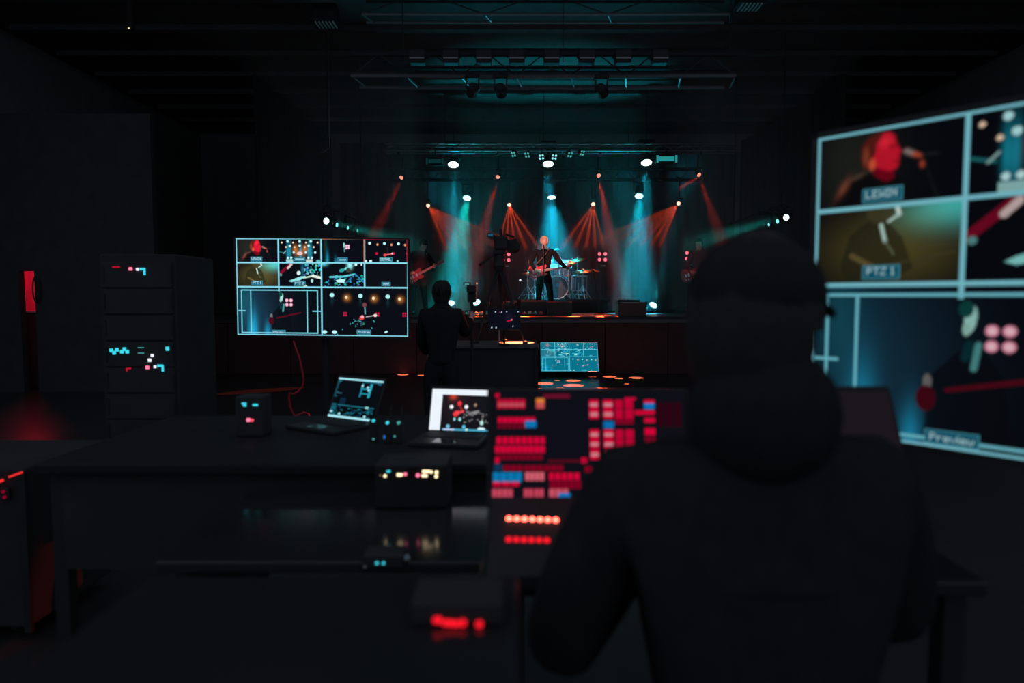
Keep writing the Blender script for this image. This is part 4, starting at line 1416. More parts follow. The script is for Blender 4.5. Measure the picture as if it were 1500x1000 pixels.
hd_c = B(0.0, -0.03, 1.66)
J = dict(pelvis=B(0.0, 0, 0.93), chest=B(0.0, 0, 1.31), neck=B(0.0, -0.01, 1.535), head=hd_c,
         shR=B(-0.19, 0, 1.455), elR=B(-0.33, -0.12, 1.17), wrR=B(-0.19, -0.29, 1.00), shL=B(0.19, 0, 1.455), elL=B(0.36, -0.10, 1.20), wrL=B(0.51, -0.22, 1.03),
         hipR=B(-0.09, 0, 0.87), knR=B(-0.12, -0.02, 0.49), ankR=B(-0.14, 0.02, 0.08), hipL=B(0.09, 0, 0.87), knL=B(0.14, -0.02, 0.49), ankL=B(0.18, 0.02, 0.08))
person('blond singer in black at the microphone playing a red guitar', J, rot(0.0, -0.05), hair=M_HAIRB, shirt=mat('singer_black_shirt', (0.011, 0.011, 0.012), 0.95, 0, 0.05), pants=mat('singer_black_jeans', (0.014, 0.014, 0.016), 0.95, 0, 0.05),
       hands={'R': (V((0.8, 0.1, -0.25)), V((0.1, 0.7, -0.4)), 0.7), 'L': (V((0.35, -0.15, 0.6)), V((-0.3, 0.6, 0.1)), 1.1)}, hairkw=dict(low=-0.3, front=0.46, puff=1.10, seed=3, tufts=90))
guitar('bright red electric guitar held by the singer', B(-0.135, -0.19, 0.98), math.radians(9), 0.06, M_CHERRY, False, 0.95)
mic_stand('straight microphone stand in front of the singer', B(-0.03, -0.36, 0), B(-0.03, -0.36, 1.53), None, True, (0.02, 0.9, 0.35))
t = thing('guitar_strap', 'dark strap across the chest of the singer', 'strap', B(0, -0.1, 1.0))
build('strap_band', MB().tube([B(-0.30, -0.17, 1.03), B(-0.16, -0.165, 1.17), B(0.02, -0.165, 1.35), B(0.10, -0.11, 1.49), B(0.12, 0.0, 1.535), B(0.10, 0.10, 1.47)], 0.012, 6), mat('strap_leather', (0.10, 0.06, 0.04), 0.5), t, True)

# ------------------------------------------------------------------ guitarist at the left
zG = 16.0
gx = P(617, 400, zG).x


def Bg(x, y, z):
    return V((gx + x, zG + y, SH + z))


J = dict(pelvis=Bg(-0.06, 0, 0.90), chest=Bg(-0.02, -0.02, 1.27), neck=Bg(0.03, -0.06, 1.475), head=Bg(0.07, -0.12, 1.585),
         shR=Bg(-0.20, -0.03, 1.40), elR=Bg(-0.37, -0.12, 1.10), wrR=Bg(-0.20, -0.33, 0.93), shL=Bg(0.15, 0.0, 1.40), elL=Bg(0.30, -0.12, 1.12), wrL=Bg(0.32, -0.27, 1.07),
         hipR=Bg(-0.15, 0, 0.84), knR=Bg(-0.20, -0.04, 0.47), ankR=Bg(-0.20, 0.02, 0.08), hipL=Bg(0.03, 0, 0.84), knL=Bg(0.07, -0.04, 0.47), ankL=Bg(0.10, 0.02, 0.08))
person('guitarist with lowered head in dark clothes at the left of the stage', J, rot(0.75, 0.45), k=0.98,
       hands={'R': (V((0.7, -0.2, 0.2)), V((0.1, 0.6, -0.3)), 0.8), 'L': (V((0.3, -0.2, 0.6)), V((-0.4, 0.6, 0.1)), 1.0)}, hairkw=dict(low=-0.4, front=0.35, puff=1.14))
guitar('red and black electric guitar raised by the left guitarist', Bg(-0.10, -0.24, 0.885), math.radians(27), 0.05, M_BURST, False, 0.92)

# ------------------------------------------------------------------ bass player at the right
zB = 16.2
bx_ = P(1023, 400, zB).x


def Bb(x, y, z):
    return V((bx_ + x, zB + y, SH + z))


J = dict(pelvis=Bb(0.02, 0, 0.92), chest=Bb(0.02, 0, 1.30), neck=Bb(0.0, -0.02, 1.51), head=Bb(-0.01, -0.05, 1.63),
         shR=Bb(-0.16, -0.02, 1.43), elR=Bb(-0.30, -0.12, 1.13), wrR=Bb(-0.25, -0.32, 0.97), shL=Bb(0.19, 0.02, 1.43), elL=Bb(0.33, -0.07, 1.14), wrL=Bb(0.45, -0.22, 1.12),
         hipR=Bb(-0.07, 0, 0.86), knR=Bb(-0.11, -0.02, 0.48), ankR=Bb(-0.13, 0.02, 0.08), hipL=Bb(0.11, 0, 0.86), knL=Bb(0.15, -0.02, 0.48), ankL=Bb(0.17, 0.02, 0.08))
person('bass player in dark clothes at the right edge of the stage', J, rot(-0.5, 0.1), shirt=mat('dark_shirt', (0.06, 0.065, 0.07), 0.9),
       hands={'R': (V((0.8, -0.2, -0.1)), V((0.1, 0.6, -0.3)), 0.7), 'L': (V((0.5, -0.2, 0.5)), V((-0.4, 0.6, 0.1)), 1.0)}, hairkw=dict(low=-0.25, front=0.4, puff=1.1))
guitar('dark red bass guitar held by the right musician', Bb(-0.24, -0.24, 0.92), math.radians(14), 0.05, M_BURST, False, 1.02, True, 'bass_guitar')

# ------------------------------------------------------------------ drum riser, kit and drummer
RZ = SH + 0.34
zD = 17.6
dxc = P(822, 420, zD).x
t = thing('drum_riser', 'low black riser under the drum kit', 'riser', (dxc, zD + 0.1, SH))
build('deck', MB().bbox((dxc, zD + 0.15, RZ - 0.03), (2.3, 1.9, 0.06), 0.01), M_BLACK, t)
build('skirt', MB().box((dxc, zD + 0.15, (SH + RZ - 0.06) / 2), (2.2, 1.8, 0.28)), M_BLACK, t)


def D(u, v, z):
    return P(u, v, z)


def drum(label, c, axis, r, d, front=None, hoops=True, legs=None, name='drum', cat='drum'):
    axis = V(axis).normalized()
    t = thing(name, label, cat, (c.x, c.y, RZ), 'drum kit')
    build('shell', MB().lathe(c - axis * d / 2, axis, [(r, 0), (r, d)], 28), M_DRUM, t, False)
    for s, mm in ((1, front or M_HEADSKIN), (-1, M_HEADSKIN)):
        build('drum_head', MB().lathe(c + axis * s * (d / 2 + 0.002), axis * s, [(r * 0.97, 0), (r * 0.3, 0.006)], 28), mm, t)
        build('hoop', MB().lathe(c + axis * s * (d / 2) - axis * 0.012, axis, [(r * 1.04, 0), (r * 1.04, 0.024), (r * 0.98, 0.024), (r * 0.98, 0)], 28, False), M_CHROME, t)
    fx = frame_to(axis)
    for i in range(8):
        a = 2 * math.pi * i / 8 + 0.2
        p = c + fx @ V((r * 1.03 * math.cos(a), r * 1.03 * math.sin(a), 0))
        build('lug', MB().rod(p - axis * d * 0.46, p + axis * d * 0.46, 0.009, seg=5), M_CHROME, t)
    if legs:
        for a, b in legs:
            build('leg', MB().rod(a, b, 0.009), M_CHROME, t)
    return t


kc = D(815, 418.5, zD)
kc.z = RZ + 0.30
drum('large bass drum with black front head behind the singer', kc, (0, -1, 0), 0.285, 0.42, M_HEADBLK, name='bass_drum',
     legs=[(kc + V((s * 0.24, -0.1, -0.16)), V((kc.x + s * 0.36, kc.y - 0.2, RZ + 0.01))) for s in (-1, 1)])
kp = bpy.data.objects['bass_drum']
build('drum_logo', MB().lathe(kc + V((0.02, -0.222, 0.06)), (0, -1, 0), [(0.05, 0), (0.045, 0.003)], 14), mat('logo_blue', (0.05, 0.25, 0.45), 0.4), kp)
for s, lab in ((-1, 'rack tom mounted left on the bass drum'), (1, 'rack tom mounted right on the bass drum')):
    c = kc + V((s * 0.17 + 0.06, 0.0, 0.44))
    drum(lab, c, (0.1 * s, -0.45, 1), 0.14, 0.2, name='rack_tom', legs=[(c - V((0, 0, 0.1)), kc + V((s * 0.05, 0, 0.27)))])
c = D(849, 421, zD + 0.1); c.z = RZ + 0.42
c.y = zD + 0.15
drum('floor tom standing right of the bass drum', c, (0, -0.1, 1), 0.2, 0.36, name='floor_tom', legs=[(c + V((0.2 * math.cos(a), 0.2 * math.sin(a), 0.0)), c + V((0.22 * math.cos(a), 0.22 * math.sin(a), -0.41))) for a in (0.3, 2.4, 4.5)])
c = D(790, 405, zD + 0.25); c.z = RZ + 0.60
drum('snare drum on a chrome stand left of the bass drum', c, (0, -0.15, 1), 0.17, 0.14, name='snare_drum', legs=[(c - V((0, 0, 0.08)), c - V((0, 0, 0.35)))] + [(c - V((0, 0, 0.35)), c + V((0.22 * math.cos(a), 0.22 * math.sin(a), -0.59))) for a in (0.3, 2.4, 4.5)])


def cymbal(label, px, z, r, tilt, name='cymbal', two=False, grp='cymbals of the drum kit'):
    c = D(px[0], px[1], z)
    t = thing(name, label, 'cymbal', (c.x, c.y, RZ), grp)
    ax = V(tilt).normalized()
    pr = [(r, 0), (r * 0.6, 0.012), (r * 0.22, 0.022), (r * 0.16, 0.036), (0.012, 0.042)]
    build('cymbal_plate', MB().lathe(c, ax, pr, 26), M_BRASS, t, True)
    if two:
        build('cymbal_plate', MB().lathe(c - ax * 0.02, -ax, pr, 26), M_BRASS, t, True)
    build('stand_tube', MB().rod((c.x, c.y, RZ + 0.2), (c.x, c.y, c.z + 0.06), 0.010), M_CHROME, t)
    for a in (0.6, 2.7, 4.8):
        q = V((c.x + 0.27 * math.cos(a), c.y + 0.27 * math.sin(a), RZ + 0.012))
        build('stand_leg', MB().rod((c.x, c.y, RZ + 0.34), q, 0.010).rod((c.x, c.y, RZ + 0.12), V((c.x, c.y, RZ + 0.22)).lerp(q, 0.55), 0.007), M_CHROME, t)
    build('wing_nut', MB().ball((c.x, c.y, c.z + 0.06), 0.018), M_CHROME, t)
    for h in (0.45, 0.62):
        build('tube_joint', MB().lathe((c.x, c.y, RZ + h), (0, 0, 1), [(0.02, 0), (0.02, 0.04)], 8), M_CHROME, t)
    return t


cymbal('tilted crash cymbal above the bass drum right of the singer', (833, 384, 0), 17.4, 0.22, (0.15, -0.35, 1))
cymbal('higher crash cymbal at the right of the drum kit', (846, 381, 0), 17.9, 0.20, (-0.2, -0.3, 1))
cymbal('flat ride cymbal over the floor tom', (854, 398, 0), 17.3, 0.22, (-0.1, -0.25, 1))
cymbal('hi-hat pair on a chrome stand left of the singer', (773, 400.5, 0), 17.5, 0.17, (0.0, -0.05, 1), two=True)
cymbal('small splash cymbal on a stand close left of the singer', (783, 404, 0), 17.2, 0.12, (0.1, -0.3, 1))
c = D(815, 372, zD + 0.75)
dz = RZ


def Bd(x, y, z):
    return V((c.x + x, zD + 0.72 + y, RZ + z))


t = thing('drum_throne', 'round black drum stool behind the kit', 'stool', Bd(0, 0, 0), 'drum kit')
build('seat', MB().lathe(Bd(0, 0, 0.42), (0, 0, 1), [(0.17, 0), (0.18, 0.03), (0.17, 0.08)], 18), M_PLASTIC, t, True)
build('post', MB().rod(Bd(0, 0, 0.1), Bd(0, 0, 0.42), 0.02), M_CHROME, t)
for a in (0.5, 2.6, 4.7):
    build('leg', MB().rod(Bd(0, 0, 0.25), Bd(0.26 * math.cos(a), 0.26 * math.sin(a), 0.01), 0.012), M_CHROME, t)
hz_ = D(814, 371, zD + 0.6).z - RZ
J = dict(pelvis=Bd(0, 0, 0.60), chest=Bd(0.0, -0.06, hz_ - 0.36), neck=Bd(0, -0.08, hz_ - 0.15), head=Bd(0, -0.12, hz_),
         shR=Bd(-0.19, -0.06, hz_ - 0.24), elR=Bd(-0.30, -0.18, hz_ - 0.45), wrR=Bd(-0.12, -0.40, hz_ - 0.42), shL=Bd(0.19, -0.06, hz_ - 0.24), elL=Bd(0.32, -0.20, hz_ - 0.42), wrL=Bd(0.30, -0.44, hz_ - 0.33),
         hipR=Bd(-0.10, -0.04, 0.56), knR=Bd(-0.22, -0.38, 0.50), ankR=Bd(-0.24, -0.40, 0.08), hipL=Bd(0.10, -0.04, 0.56), knL=Bd(0.24, -0.38, 0.50), ankL=Bd(0.26, -0.40, 0.08))
person('seated drummer mostly hidden behind the shoulder of the singer', J, rot(0.3, 0.25), shirt=mat('grey_shirt', (0.25, 0.26, 0.28), 0.9))
for s, p in ((1, J['wrL']), (-1, J['wrR'])):
    o = build('drum_stick', MB().rod(p + V((0.02 * s, 0.05, -0.03)), p + V((0.06 * s, -0.30, 0.16 if s > 0 else 0.04)), 0.008, 0.005), M_MAPLE, None, True, p)
    tag(o, 'wooden drum stick in the left hand of the drummer' if s > 0 else 'wooden drum stick in the right hand of the drummer', 'drum stick', 'drum sticks')

# ------------------------------------------------------------------ monitor wedges, cabinet, pedals, stands
def wedge(label, u0, u1, v0, z, lit_edge=True):
    a, b = P(u0, v0, z), P(u1, v0, z)
    w, h = b.x - a.x, a.z - SH
    cx = (a.x + b.x) / 2
    t = thing('monitor_wedge', label, 'speaker', (cx, z + 0.2, SH), 'floor monitor wedges')
    prof = [(0, 0), (0.42, 0), (0.42, h * 0.35), (0.10, h), (0.0, h * 0.9)]
    m_ = MB()
    n_ = len(prof)
    m_.v = [V((cx + s * w / 2, z + y, SH + zz + 0.002)) for s in (-1, 1) for y, zz in prof]
    m_.f = [tuple(range(n_)), tuple(range(2 * n_ - 1, n_ - 1, -1))] + [(i, i + n_, (i + 1) % n_ + n_, (i + 1) % n_) for i in range(n_)]
    build('cabinet', m_, M_TOLEX, t)
    build('grille', MB().add([V((cx + s * w * 0.46, z + y + 0.006, SH + zz + 0.012)) for y, zz in ((0.13, h * 0.95), (0.40, h * 0.42)) for s in (-1, 1)], [(0, 1, 3, 2)]), M_METAL, t)
    for s in (-1, 1):
        build('handle_cup', MB().bbox((cx + s * w * 0.5, z + 0.14, SH + h * 0.5), (0.012, 0.12, 0.05), 0.004), M_PLASTIC, t)
    if lit_edge:
        build('edge_highlight', MB().box((cx + w * 0.22, z + 0.08, SH + h + 0.004), (w * 0.34, 0.03, 0.012)), mat('edge_highlight', (0.5, 0.35, 0.33), 0.4), t)  # pinkish light on the top edge put in as a paler strip
    return t


wedge('left floor monitor wedge at the feet of the singer', 763, 799, 439.5, 14.7, False)
wedge('right floor monitor wedge at the feet of the singer', 801, 838, 441, 14.6)
wedge('small floor wedge left of the singer near the tripod', 741, 757, 440.5, 14.9)
# speaker cabinet at the right front edge
a, b = P(906.5, 442, 13.62), P(948, 442, 13.62)
cw, cxm, ch = b.x - a.x, (a.x + b.x) / 2, a.z - SH
t = thing('speaker_cabinet', 'dark red fronted speaker cabinet at the right stage edge', 'speaker', (cxm, 13.9, SH))
build('box', MB().bbox((cxm, 13.87, SH + ch / 2), (cw, 0.42, ch), 0.012), M_TOLEX, t)
build('grille_cloth', MB().box((cxm, 13.655, SH + ch / 2), (cw * 0.93, 0.015, ch * 0.84)), M_GRILLE, t)
build('top_panel', MB().bbox((cxm - 0.06, 13.9, SH + ch + 0.02), (cw * 0.78, 0.30, 0.045), 0.008), M_METAL, t)
build('front_edge', MB().box((cxm - 0.02, 13.668, SH + ch - 0.012), (cw * 0.97, 0.014, 0.018)), mat('pale_edge', (0.55, 0.40, 0.36), 0.4), t)  # pale strip along the top front edge
for s in (-1, 1):
    build('corner_guard', MB().bbox((cxm + s * cw * 0.48, 13.665, SH + ch - 0.03), (0.05, 0.03, 0.055), 0.006), M_METAL, t)
# pedal boards
def pedals(label, u0, u1, z, seed, nled=3):
    a, b = P(u0, 460, z), P(u1, 460, z)
    rr = random.Random(seed)
    t = thing('pedal_board', label, 'pedal board', ((a.x + b.x) / 2, z, SH), 'pedal boards')
    build('board', MB().bbox(((a.x + b.x) / 2, z, SH + 0.022), (b.x - a.x, 0.34, 0.035), 0.006), M_METAL, t)
    n_ = max(3, int((b.x - a.x) / 0.10))
    for i in range(n_):
        x = a.x + (b.x - a.x) * (i + 0.5) / n_
        colr = rr.choice([(0.5, 0.12, 0.08), (0.4, 0.4, 0.42), (0.1, 0.35, 0.38), (0.55, 0.5, 0.4)])
        hh = rr.uniform(0.03, 0.06)
        p = build('pedal', MB().bbox((x, z + rr.uniform(-0.08, 0.08), SH + 0.04 + hh / 2), (0.072, 0.12, hh), 0.006), mat('pedal_%d' % int(colr[0] * 100), colr, 0.35), t)
        if i % 2 == 0:
            build('footswitch', MB().lathe((x, z - 0.05, SH + 0.04 + hh), (0, 0, 1), [(0.012, 0), (0.010, 0.018)], 8), M_CHROME, p)
    return t


pedals('effects pedal board in front of the singer', 764, 796, 14.25, 2)
pedals('effects pedal board at the stage edge left of the tripod', 668, 690, 13.9, 5)
pedals('effects pedal board beside the small floor wedge', 694, 716, 13.9, 8)
# empty boom microphone stand right of the drums
q = P(878, 459, 15.4); q.z = SH
mic_stand('boom microphone stand right of the drum kit', q, P(869, 396, 15.4), P(861, 394, 15.3), False, (-1, 0, -0.2))
# cables on the stage floor at the right front
m_cab = mat('stage_cable', (0.35, 0.25, 0.23), 0.5)
for k in range(4):
    pts = [V((P(848 + k * 14 + i * 7, 460, 13.8).x, 13.72 + 0.10 * k + 0.06 * math.sin(i * 1.7 + k), SH + 0.012)) for i in range(9)]
    o = build('stage_cable', MB().tube(pts, 0.012), m_cab, None, True, pts[0])
    tag(o, ('cable lying along the stage edge left of the cabinet, nearest the rim', 'second cable from the stage rim left of the cabinet', 'third cable from the stage rim left of the cabinet', 'cable farthest from the stage rim left of the cabinet')[k], 'cable', 'cables on the stage floor')
# small white lamp on a low stand between the tripod and the hi-hat
q = P(762, 410.5, 17.0)
t = thing('work_lamp', 'tiny white work lamp glowing left of the hi-hat', 'lamp', (q.x, q.y, SH))
build('bulb', MB().ball(q, 0.026), G_LWHITE, t, True)
build('stem', MB().rod((q.x, q.y, SH), (q.x, q.y, q.z - 0.02), 0.008), M_METAL, t)
build('foot', MB().lathe((q.x, q.y, SH), (0, 0, 1), [(0.08, 0), (0.08, 0.01), (0.02, 0.02)], 12), M_METAL, t)
# front light on the band from the ladder truss
def front_light(label, u, tgt, power, col, ang):
    L = P(u, 104, 10.0)
    L.z = T2Z - 0.02
    n_ = (V(tgt) - L).normalized()
    t = moving_head(label, L - n_ * 0.02 - V((0, 0, 0.25)), n_, 0.07, G_PANELDIM, 'front profile lights', 1, False, 'profile_light', None, (L.x, 10.0, T2Z))
    spot(t, L + n_ * 0.06 - V((0, 0, 0.25)), tgt, power, col, ang, 0.5, 0.03)


front_light('front profile light aimed at the singer', 735, B(-0.03, 0, 1.36), 2700, PINK, 9.5)
front_light('front profile light aimed at the left guitarist', 690, Bg(0.05, -0.25, 1.0), 1100, (1.0, 0.10, 0.14), 5.5)
front_light('front profile light aimed at the bass player', 885, Bb(-0.1, -0.1, 1.2), 320, (1.0, 0.10, 0.16), 7)

# ================================================================== camera riser, tripod camera, camera operator
zR = 7.4
rx0, rx1 = P(640, 503, zR).x, P(786, 503, zR).x
RT = P(715, 505, zR).z
t = thing('camera_riser', 'dark platform case carrying the tripod camera before the stage', 'case', ((rx0 + rx1) / 2, zR + 0.35, 0))
build('top_board', MB().bbox(((rx0 + rx1) / 2, zR + 0.38, RT - 0.02), (rx1 - rx0, 0.80, 0.04), 0.008), mat('worn_board', (0.10, 0.085, 0.08), 0.55), t)
build('case_body', MB().box(((rx0 + rx1) / 2, zR + 0.38, (RT - 0.04) / 2 + 0.03), (rx1 - rx0 - 0.04, 0.76, RT - 0.10)), M_BLACK, t)
for s in (0, 1):
    for yy in (zR - 0.012, zR + 0.77):
        build('corner_rail', MB().box((rx0 + s * (rx1 - rx0), yy, RT / 2), (0.03, 0.03, RT - 0.04)), M_METAL, t)
build('top_rail', MB().box((rx1 + 0.012, zR + 0.38, RT - 0.02), (0.02, 0.80, 0.04)), M_ALU, t)
for xx in (rx0 + 0.12, rx1 - 0.12):
    for yy in (zR + 0.12, zR + 0.64):
        build('caster', MB().lathe((xx - 0.02, yy, 0.04), (1, 0, 0), [(0.04, 0), (0.04, 0.04)], 12), M_METAL, t)
# tripod
zT = 7.75
hub = P(731, 388, zT)
t = thing('tripod', 'tall black video tripod standing on the platform case', 'tripod', (hub.x, zT, RT))
for (fu, fy) in ((698, 0.02), (769, 0.0), (739, 0.33)):
    f = P(fu, 498, zT)
    foot = V((f.x, zT + fy - 0.10, RT + 0.01))
    mdp = hub.lerp(foot, 0.5)
    off = V((0.018, 0, 0))
    lg = build('leg', MB().rod(hub + off, mdp, 0.016, 0.014).rod(hub - off, mdp, 0.016, 0.014).rod(mdp, foot, 0.014, 0.012), M_METAL, t)
    build('leg_clamp', MB().ball(mdp, 0.03, None, 8, 6), M_PLASTIC, lg)
    build('foot', MB().lathe(foot - V((0, 0, 0.01)), (0, 0, 1), [(0.03, 0), (0.03, 0.02), (0.015, 0.03)], 10), M_PLASTIC, lg)
build('spreader', MB().rod(V((hub.x, zT - 0.05, RT + 0.02)), hub.lerp(V((hub.x, zT, RT)), 0.6), 0.01), M_ALU, t)
build('fluid_head', MB().lathe(hub - V((0, 0, 0.06)), (0, 0, 1), [(0.05, 0), (0.075, 0.05), (0.06, 0.09), (0.055, 0.19)], 14).bbox(hub + V((0, 0, 0.14)), (0.13, 0.14, 0.05), 0.01), M_PLASTIC, t)
ha, hb = hub + V((-0.05, -0.05, 0.12)), P(703, 388, zT - 0.25)
pb = build('pan_bar', MB().rod(ha, hb, 0.010), M_METAL, t)
build('grip', MB().rod(ha.lerp(hb, 0.72), hb, 0.017), M_PLASTIC, pb)
# video camera on top
cc = hub + V((0.02, 0.05, 0.245))
t = thing('video_camera', 'black broadcast video camera on the tall tripod', 'camera', hub + V((0, 0, 0.165)))
build('camera_body', MB().bbox(cc, (0.15, 0.26, 0.15), 0.02), M_PLASTIC, t)
ln = build('lens_barrel', MB().lathe(cc + V((0.05, 0.10, 0.01)), (0.45, 0.9, -0.12), [(0.05, 0), (0.055, 0.04), (0.05, 0.15), (0.07, 0.17), (0.075, 0.24)], 16), M_PLASTIC, t)
build('lens_shade', MB().box(cc + V((0.13, 0.06, -0.02)), (0.14, 0.10, 0.12), Matrix.Rotation(-0.4, 3, 'Y')), M_PLASTIC, ln)
build('carry_handle', MB().tube([cc + V((0, -0.10, 0.07)), cc + V((0, -0.09, 0.14)), cc + V((0, 0.09, 0.14)), cc + V((0, 0.10, 0.07))], 0.014), M_PLASTIC, t)
vf = P(718.5, 344, zT - 0.12)
v_ = build('viewfinder', MB().bbox(vf + V((0, 0.015, 0)), (0.07, 0.02, 0.045), 0.004).rod(vf + V((0.03, 0.01, 0)), cc + V((-0.05, -0.06, 0.06)), 0.01), M_PLASTIC, t)
build('viewfinder_screen', MB().box(vf + V((0, 0.003, 0)), (0.05, 0.004, 0.026)), glow('viewfinder_blue', (0.01, 0.09, 0.15), 1.0), v_)
build('microphone', MB().rod(cc + V((0.06, -0.02, 0.10)), P(753, 347, zT + 0.2), 0.012), M_PLASTIC, t)
# field monitor below the camera
zM = 7.28
TLm = P(716, 453.5, zM)
wM = P(761, 453.5, zM).x - TLm.x


def field_picture():
    c = Canvas(90, 56, (11, 13, 24))
    for x, y, r in ((.22, .12, .035), (.42, .14, .03), (.58, .12, .03), (.95, .12, .03), (.10, .93, .035), (.24, .93, .035), (.78, .86, .03)):
        c.ell(x, y, r, r, (190, 205, 230))
    c.ell(.36, .14, .02, .02, (190, 70, 90)).line(.60, .60, .74, .54, .05, (190, 16, 50)).ell(.74, .53, .05, .04, (240, 130, 140)).addg(.66, .4, .2, .2, (30, 20, 40), .5)
    return c.a


t, c, nr = panel_tv('small dark field monitor below the tripod camera', TLm, V((1, 0, 0)), V((0, 0.08, 1)), wM, wM * 0.62, screen_mesh('field_picture', field_picture()), screen_mat('field_screen', 1.0), name='field_monitor', bezel=0.012, thick=0.03)
t.location.z = 0
build('monitor_arm', MB().rod(c + V((0, 0.03, 0)), (c.x, c.y + 0.12, RT + 0.02), 0.012).lathe((c.x, c.y + 0.12, RT), (0, 0, 1), [(0.06, 0), (0.06, 0.015)], 14), M_METAL, t)
# camera operator, seen from behind
zO = 6.6
ox = P(646, 450, zO).x


def Bo(x, y, z):
    return V((ox + x, zO + y, z))


J = dict(pelvis=Bo(0.0, 0, 0.93), chest=Bo(0.0, 0.02, 1.24), neck=Bo(0.0, 0.02, 1.43), head=Bo(0.005, 0.04, 1.545),
         shR=Bo(0.17, 0.02, 1.345), elR=Bo(0.22, 0.17, 1.14), wrR=Bo(0.27, 0.36, 1.32), shL=Bo(-0.17, 0.02, 1.345), elL=Bo(-0.20, 0.04, 1.08), wrL=Bo(-0.16, 0.20, 0.94),
         hipR=Bo(0.09, 0, 0.87), knR=Bo(0.10, 0.0, 0.48), ankR=Bo(0.11, -0.02, 0.08), hipL=Bo(-0.09, 0, 0.87), knL=Bo(-0.10, 0.0, 0.48), ankL=Bo(-0.11, -0.02, 0.08),
         toeR=Bo(0.12, 0.2, 0.03), toeL=Bo(-0.12, 0.2, 0.03))
person('camera operator in black seen from behind beside the platform case', J, rot(math.pi - 0.25, 0.05), k=0.97,
       hands={'R': (V((0.25, 0.9, 0.3)), V((-0.9, 0.2, -0.3)), 0.9), 'L': (V((0.2, 0.8, -0.5)), V((0.9, 0, 0)), 0.5)}, hairkw=dict(low=-1.2, front=0.3, puff=1.13, seed=4), collar=0.065)
# small camera on a slim stand in the operator's hand
pc = P(691, 421, 7.0)
t = thing('camcorder', 'small camcorder held by the camera operator on a slim stand', 'camera', (pc.x, 7.0, RT if rx0 < pc.x < rx1 else 0))
build('camera_body', MB().bbox(pc + V((0, 0.02, -0.015)), (0.10, 0.16, 0.075), 0.012), M_PLASTIC, t)
build('lens_barrel', MB().lathe(pc + V((0, 0.09, -0.01)), (0, 1, 0), [(0.032, 0), (0.036, 0.08)], 14), M_PLASTIC, t)
fl = build('flip_screen', MB().bbox(P(684, 415.5, 6.94), (0.075, 0.012, 0.03), 0.003), M_PLASTIC, t)
build('flip_screen_glow', MB().box(P(684, 416, 6.94) - V((0, 0.008, 0)), (0.045, 0.003, 0.014)), glow('flip_teal', (0.10, 0.30, 0.30), 0.8), fl)
build('tally_lamp', MB().ball(P(698.5, 415, 6.95), 0.008), glow('tally', (0.9, 0.35, 0.25), 1.0), t)
build('tripod_head', MB().bbox(pc + V((0, 0.03, -0.10)), (0.09, 0.09, 0.10), 0.015), M_PLASTIC, t)
build('pole', MB().rod(pc + V((0, 0.03, -0.12)), (pc.x, 7.03, 0.3), 0.016), M_METAL, t)
for a in (0.4, 2.5, 4.6):
    build('leg', MB().rod((pc.x, 7.03, 0.5), (pc.x + 0.22 * math.cos(a), 7.03 + 0.22 * math.sin(a), 0.01), 0.012), M_METAL, t)

# ================================================================== rear control desk with laptops
DH = 0.93
t = thing('control_desk', 'long black control desk carrying the two laptops', 'desk', (-0.75, 2.75, 0))
build('desk_top', MB().bbox((-0.80, 2.85, DH - 0.02), (1.75, 1.0, 0.04), 0.008), M_DESK, t)
for sx in (-1.62, 0.02):
    for sy in (2.42, 3.28):
        build('leg', MB().box((sx, sy, (DH - 0.04) / 2), (0.05, 0.05, DH - 0.04)), M_METAL, t)
build('front_panel', MB().box((-0.80, 2.40, DH - 0.22), (1.6, 0.02, 0.34)), M_BLACK, t)


def laptop(label, hinge, yaw, tilt, w, h, pic, gain, name='laptop', lit=True):
    """hinge centre on the desk; yaw>0 turns the screen's right side towards the camera"""
    t = thing(name, label, 'laptop', hinge)
    Rz = Matrix.Rotation(-yaw, 3, 'Z')
    right = Rz @ V((1, 0, 0))
    fwd = Rz @ V((0, -1, 0))                     # towards the user
    up = (V((0, 0, 1)) * math.cos(tilt) - fwd * math.sin(tilt)).normalized()
    d = 0.235
    H = V(hinge)
    build('base', MB().bbox(H + fwd * (d / 2) + V((0, 0, 0.009)), (w + 0.02, d, 0.018), 0.005, Rz), M_METAL, t)
    kb = build('keyboard', MB().box(H + fwd * 0.075 + V((0, 0, 0.0185)), (w * 0.9, 0.105, 0.002), Rz), M_PLASTIC, t)
    m_ = MB()
    for r in range(5):
        for k in range(13):
            m_.box(H + fwd * (0.03 + 0.021 * r) + right * (-w * 0.42 + k * w * 0.07) + V((0, 0, 0.0205)), (w * 0.058, 0.016, 0.003), Rz)
    ks = build('key_field', m_, M_PLASTIC, kb)
    ks['kind'] = 'stuff'
    build('trackpad', MB().box(H + fwd * 0.18 + V((0, 0, 0.0185)), (0.10, 0.07, 0.001), Rz), M_GLOSS, t)
    nrm = right.cross(up)
    if nrm.dot(fwd) < 0:
        nrm = -nrm
    Rl = Matrix((right, -nrm, up)).transposed()
    c0 = H + V((0, 0, 0.012)) + up * (h / 2 + 0.012)
    ld = build('lid', MB().bbox(c0 - nrm * 0.006, (w + 0.02, 0.010, h + 0.028), 0.004, Rl), M_METAL, t)
    put_screen('screen', screen_mesh('laptop_picture', pic), screen_mat('laptop_screen', gain), ld, c0 - right * w / 2 + up * h / 2 + nrm * 0.001, right, up, w, h)
    return t


hL = P(511, 618, 3.02); hL.z = DH
laptop('laptop with dark editing software and cyan bars on the control desk', on_level(511, 621, DH), math.radians(32), math.radians(24), 0.285, 0.192, editor_picture(), 0.95)
laptop('laptop with a white window showing a red lit guitarist on the control desk', on_level(672, 639, DH), math.radians(11), math.radians(19), 0.262, 0.176, viewer_picture(), 1.05)

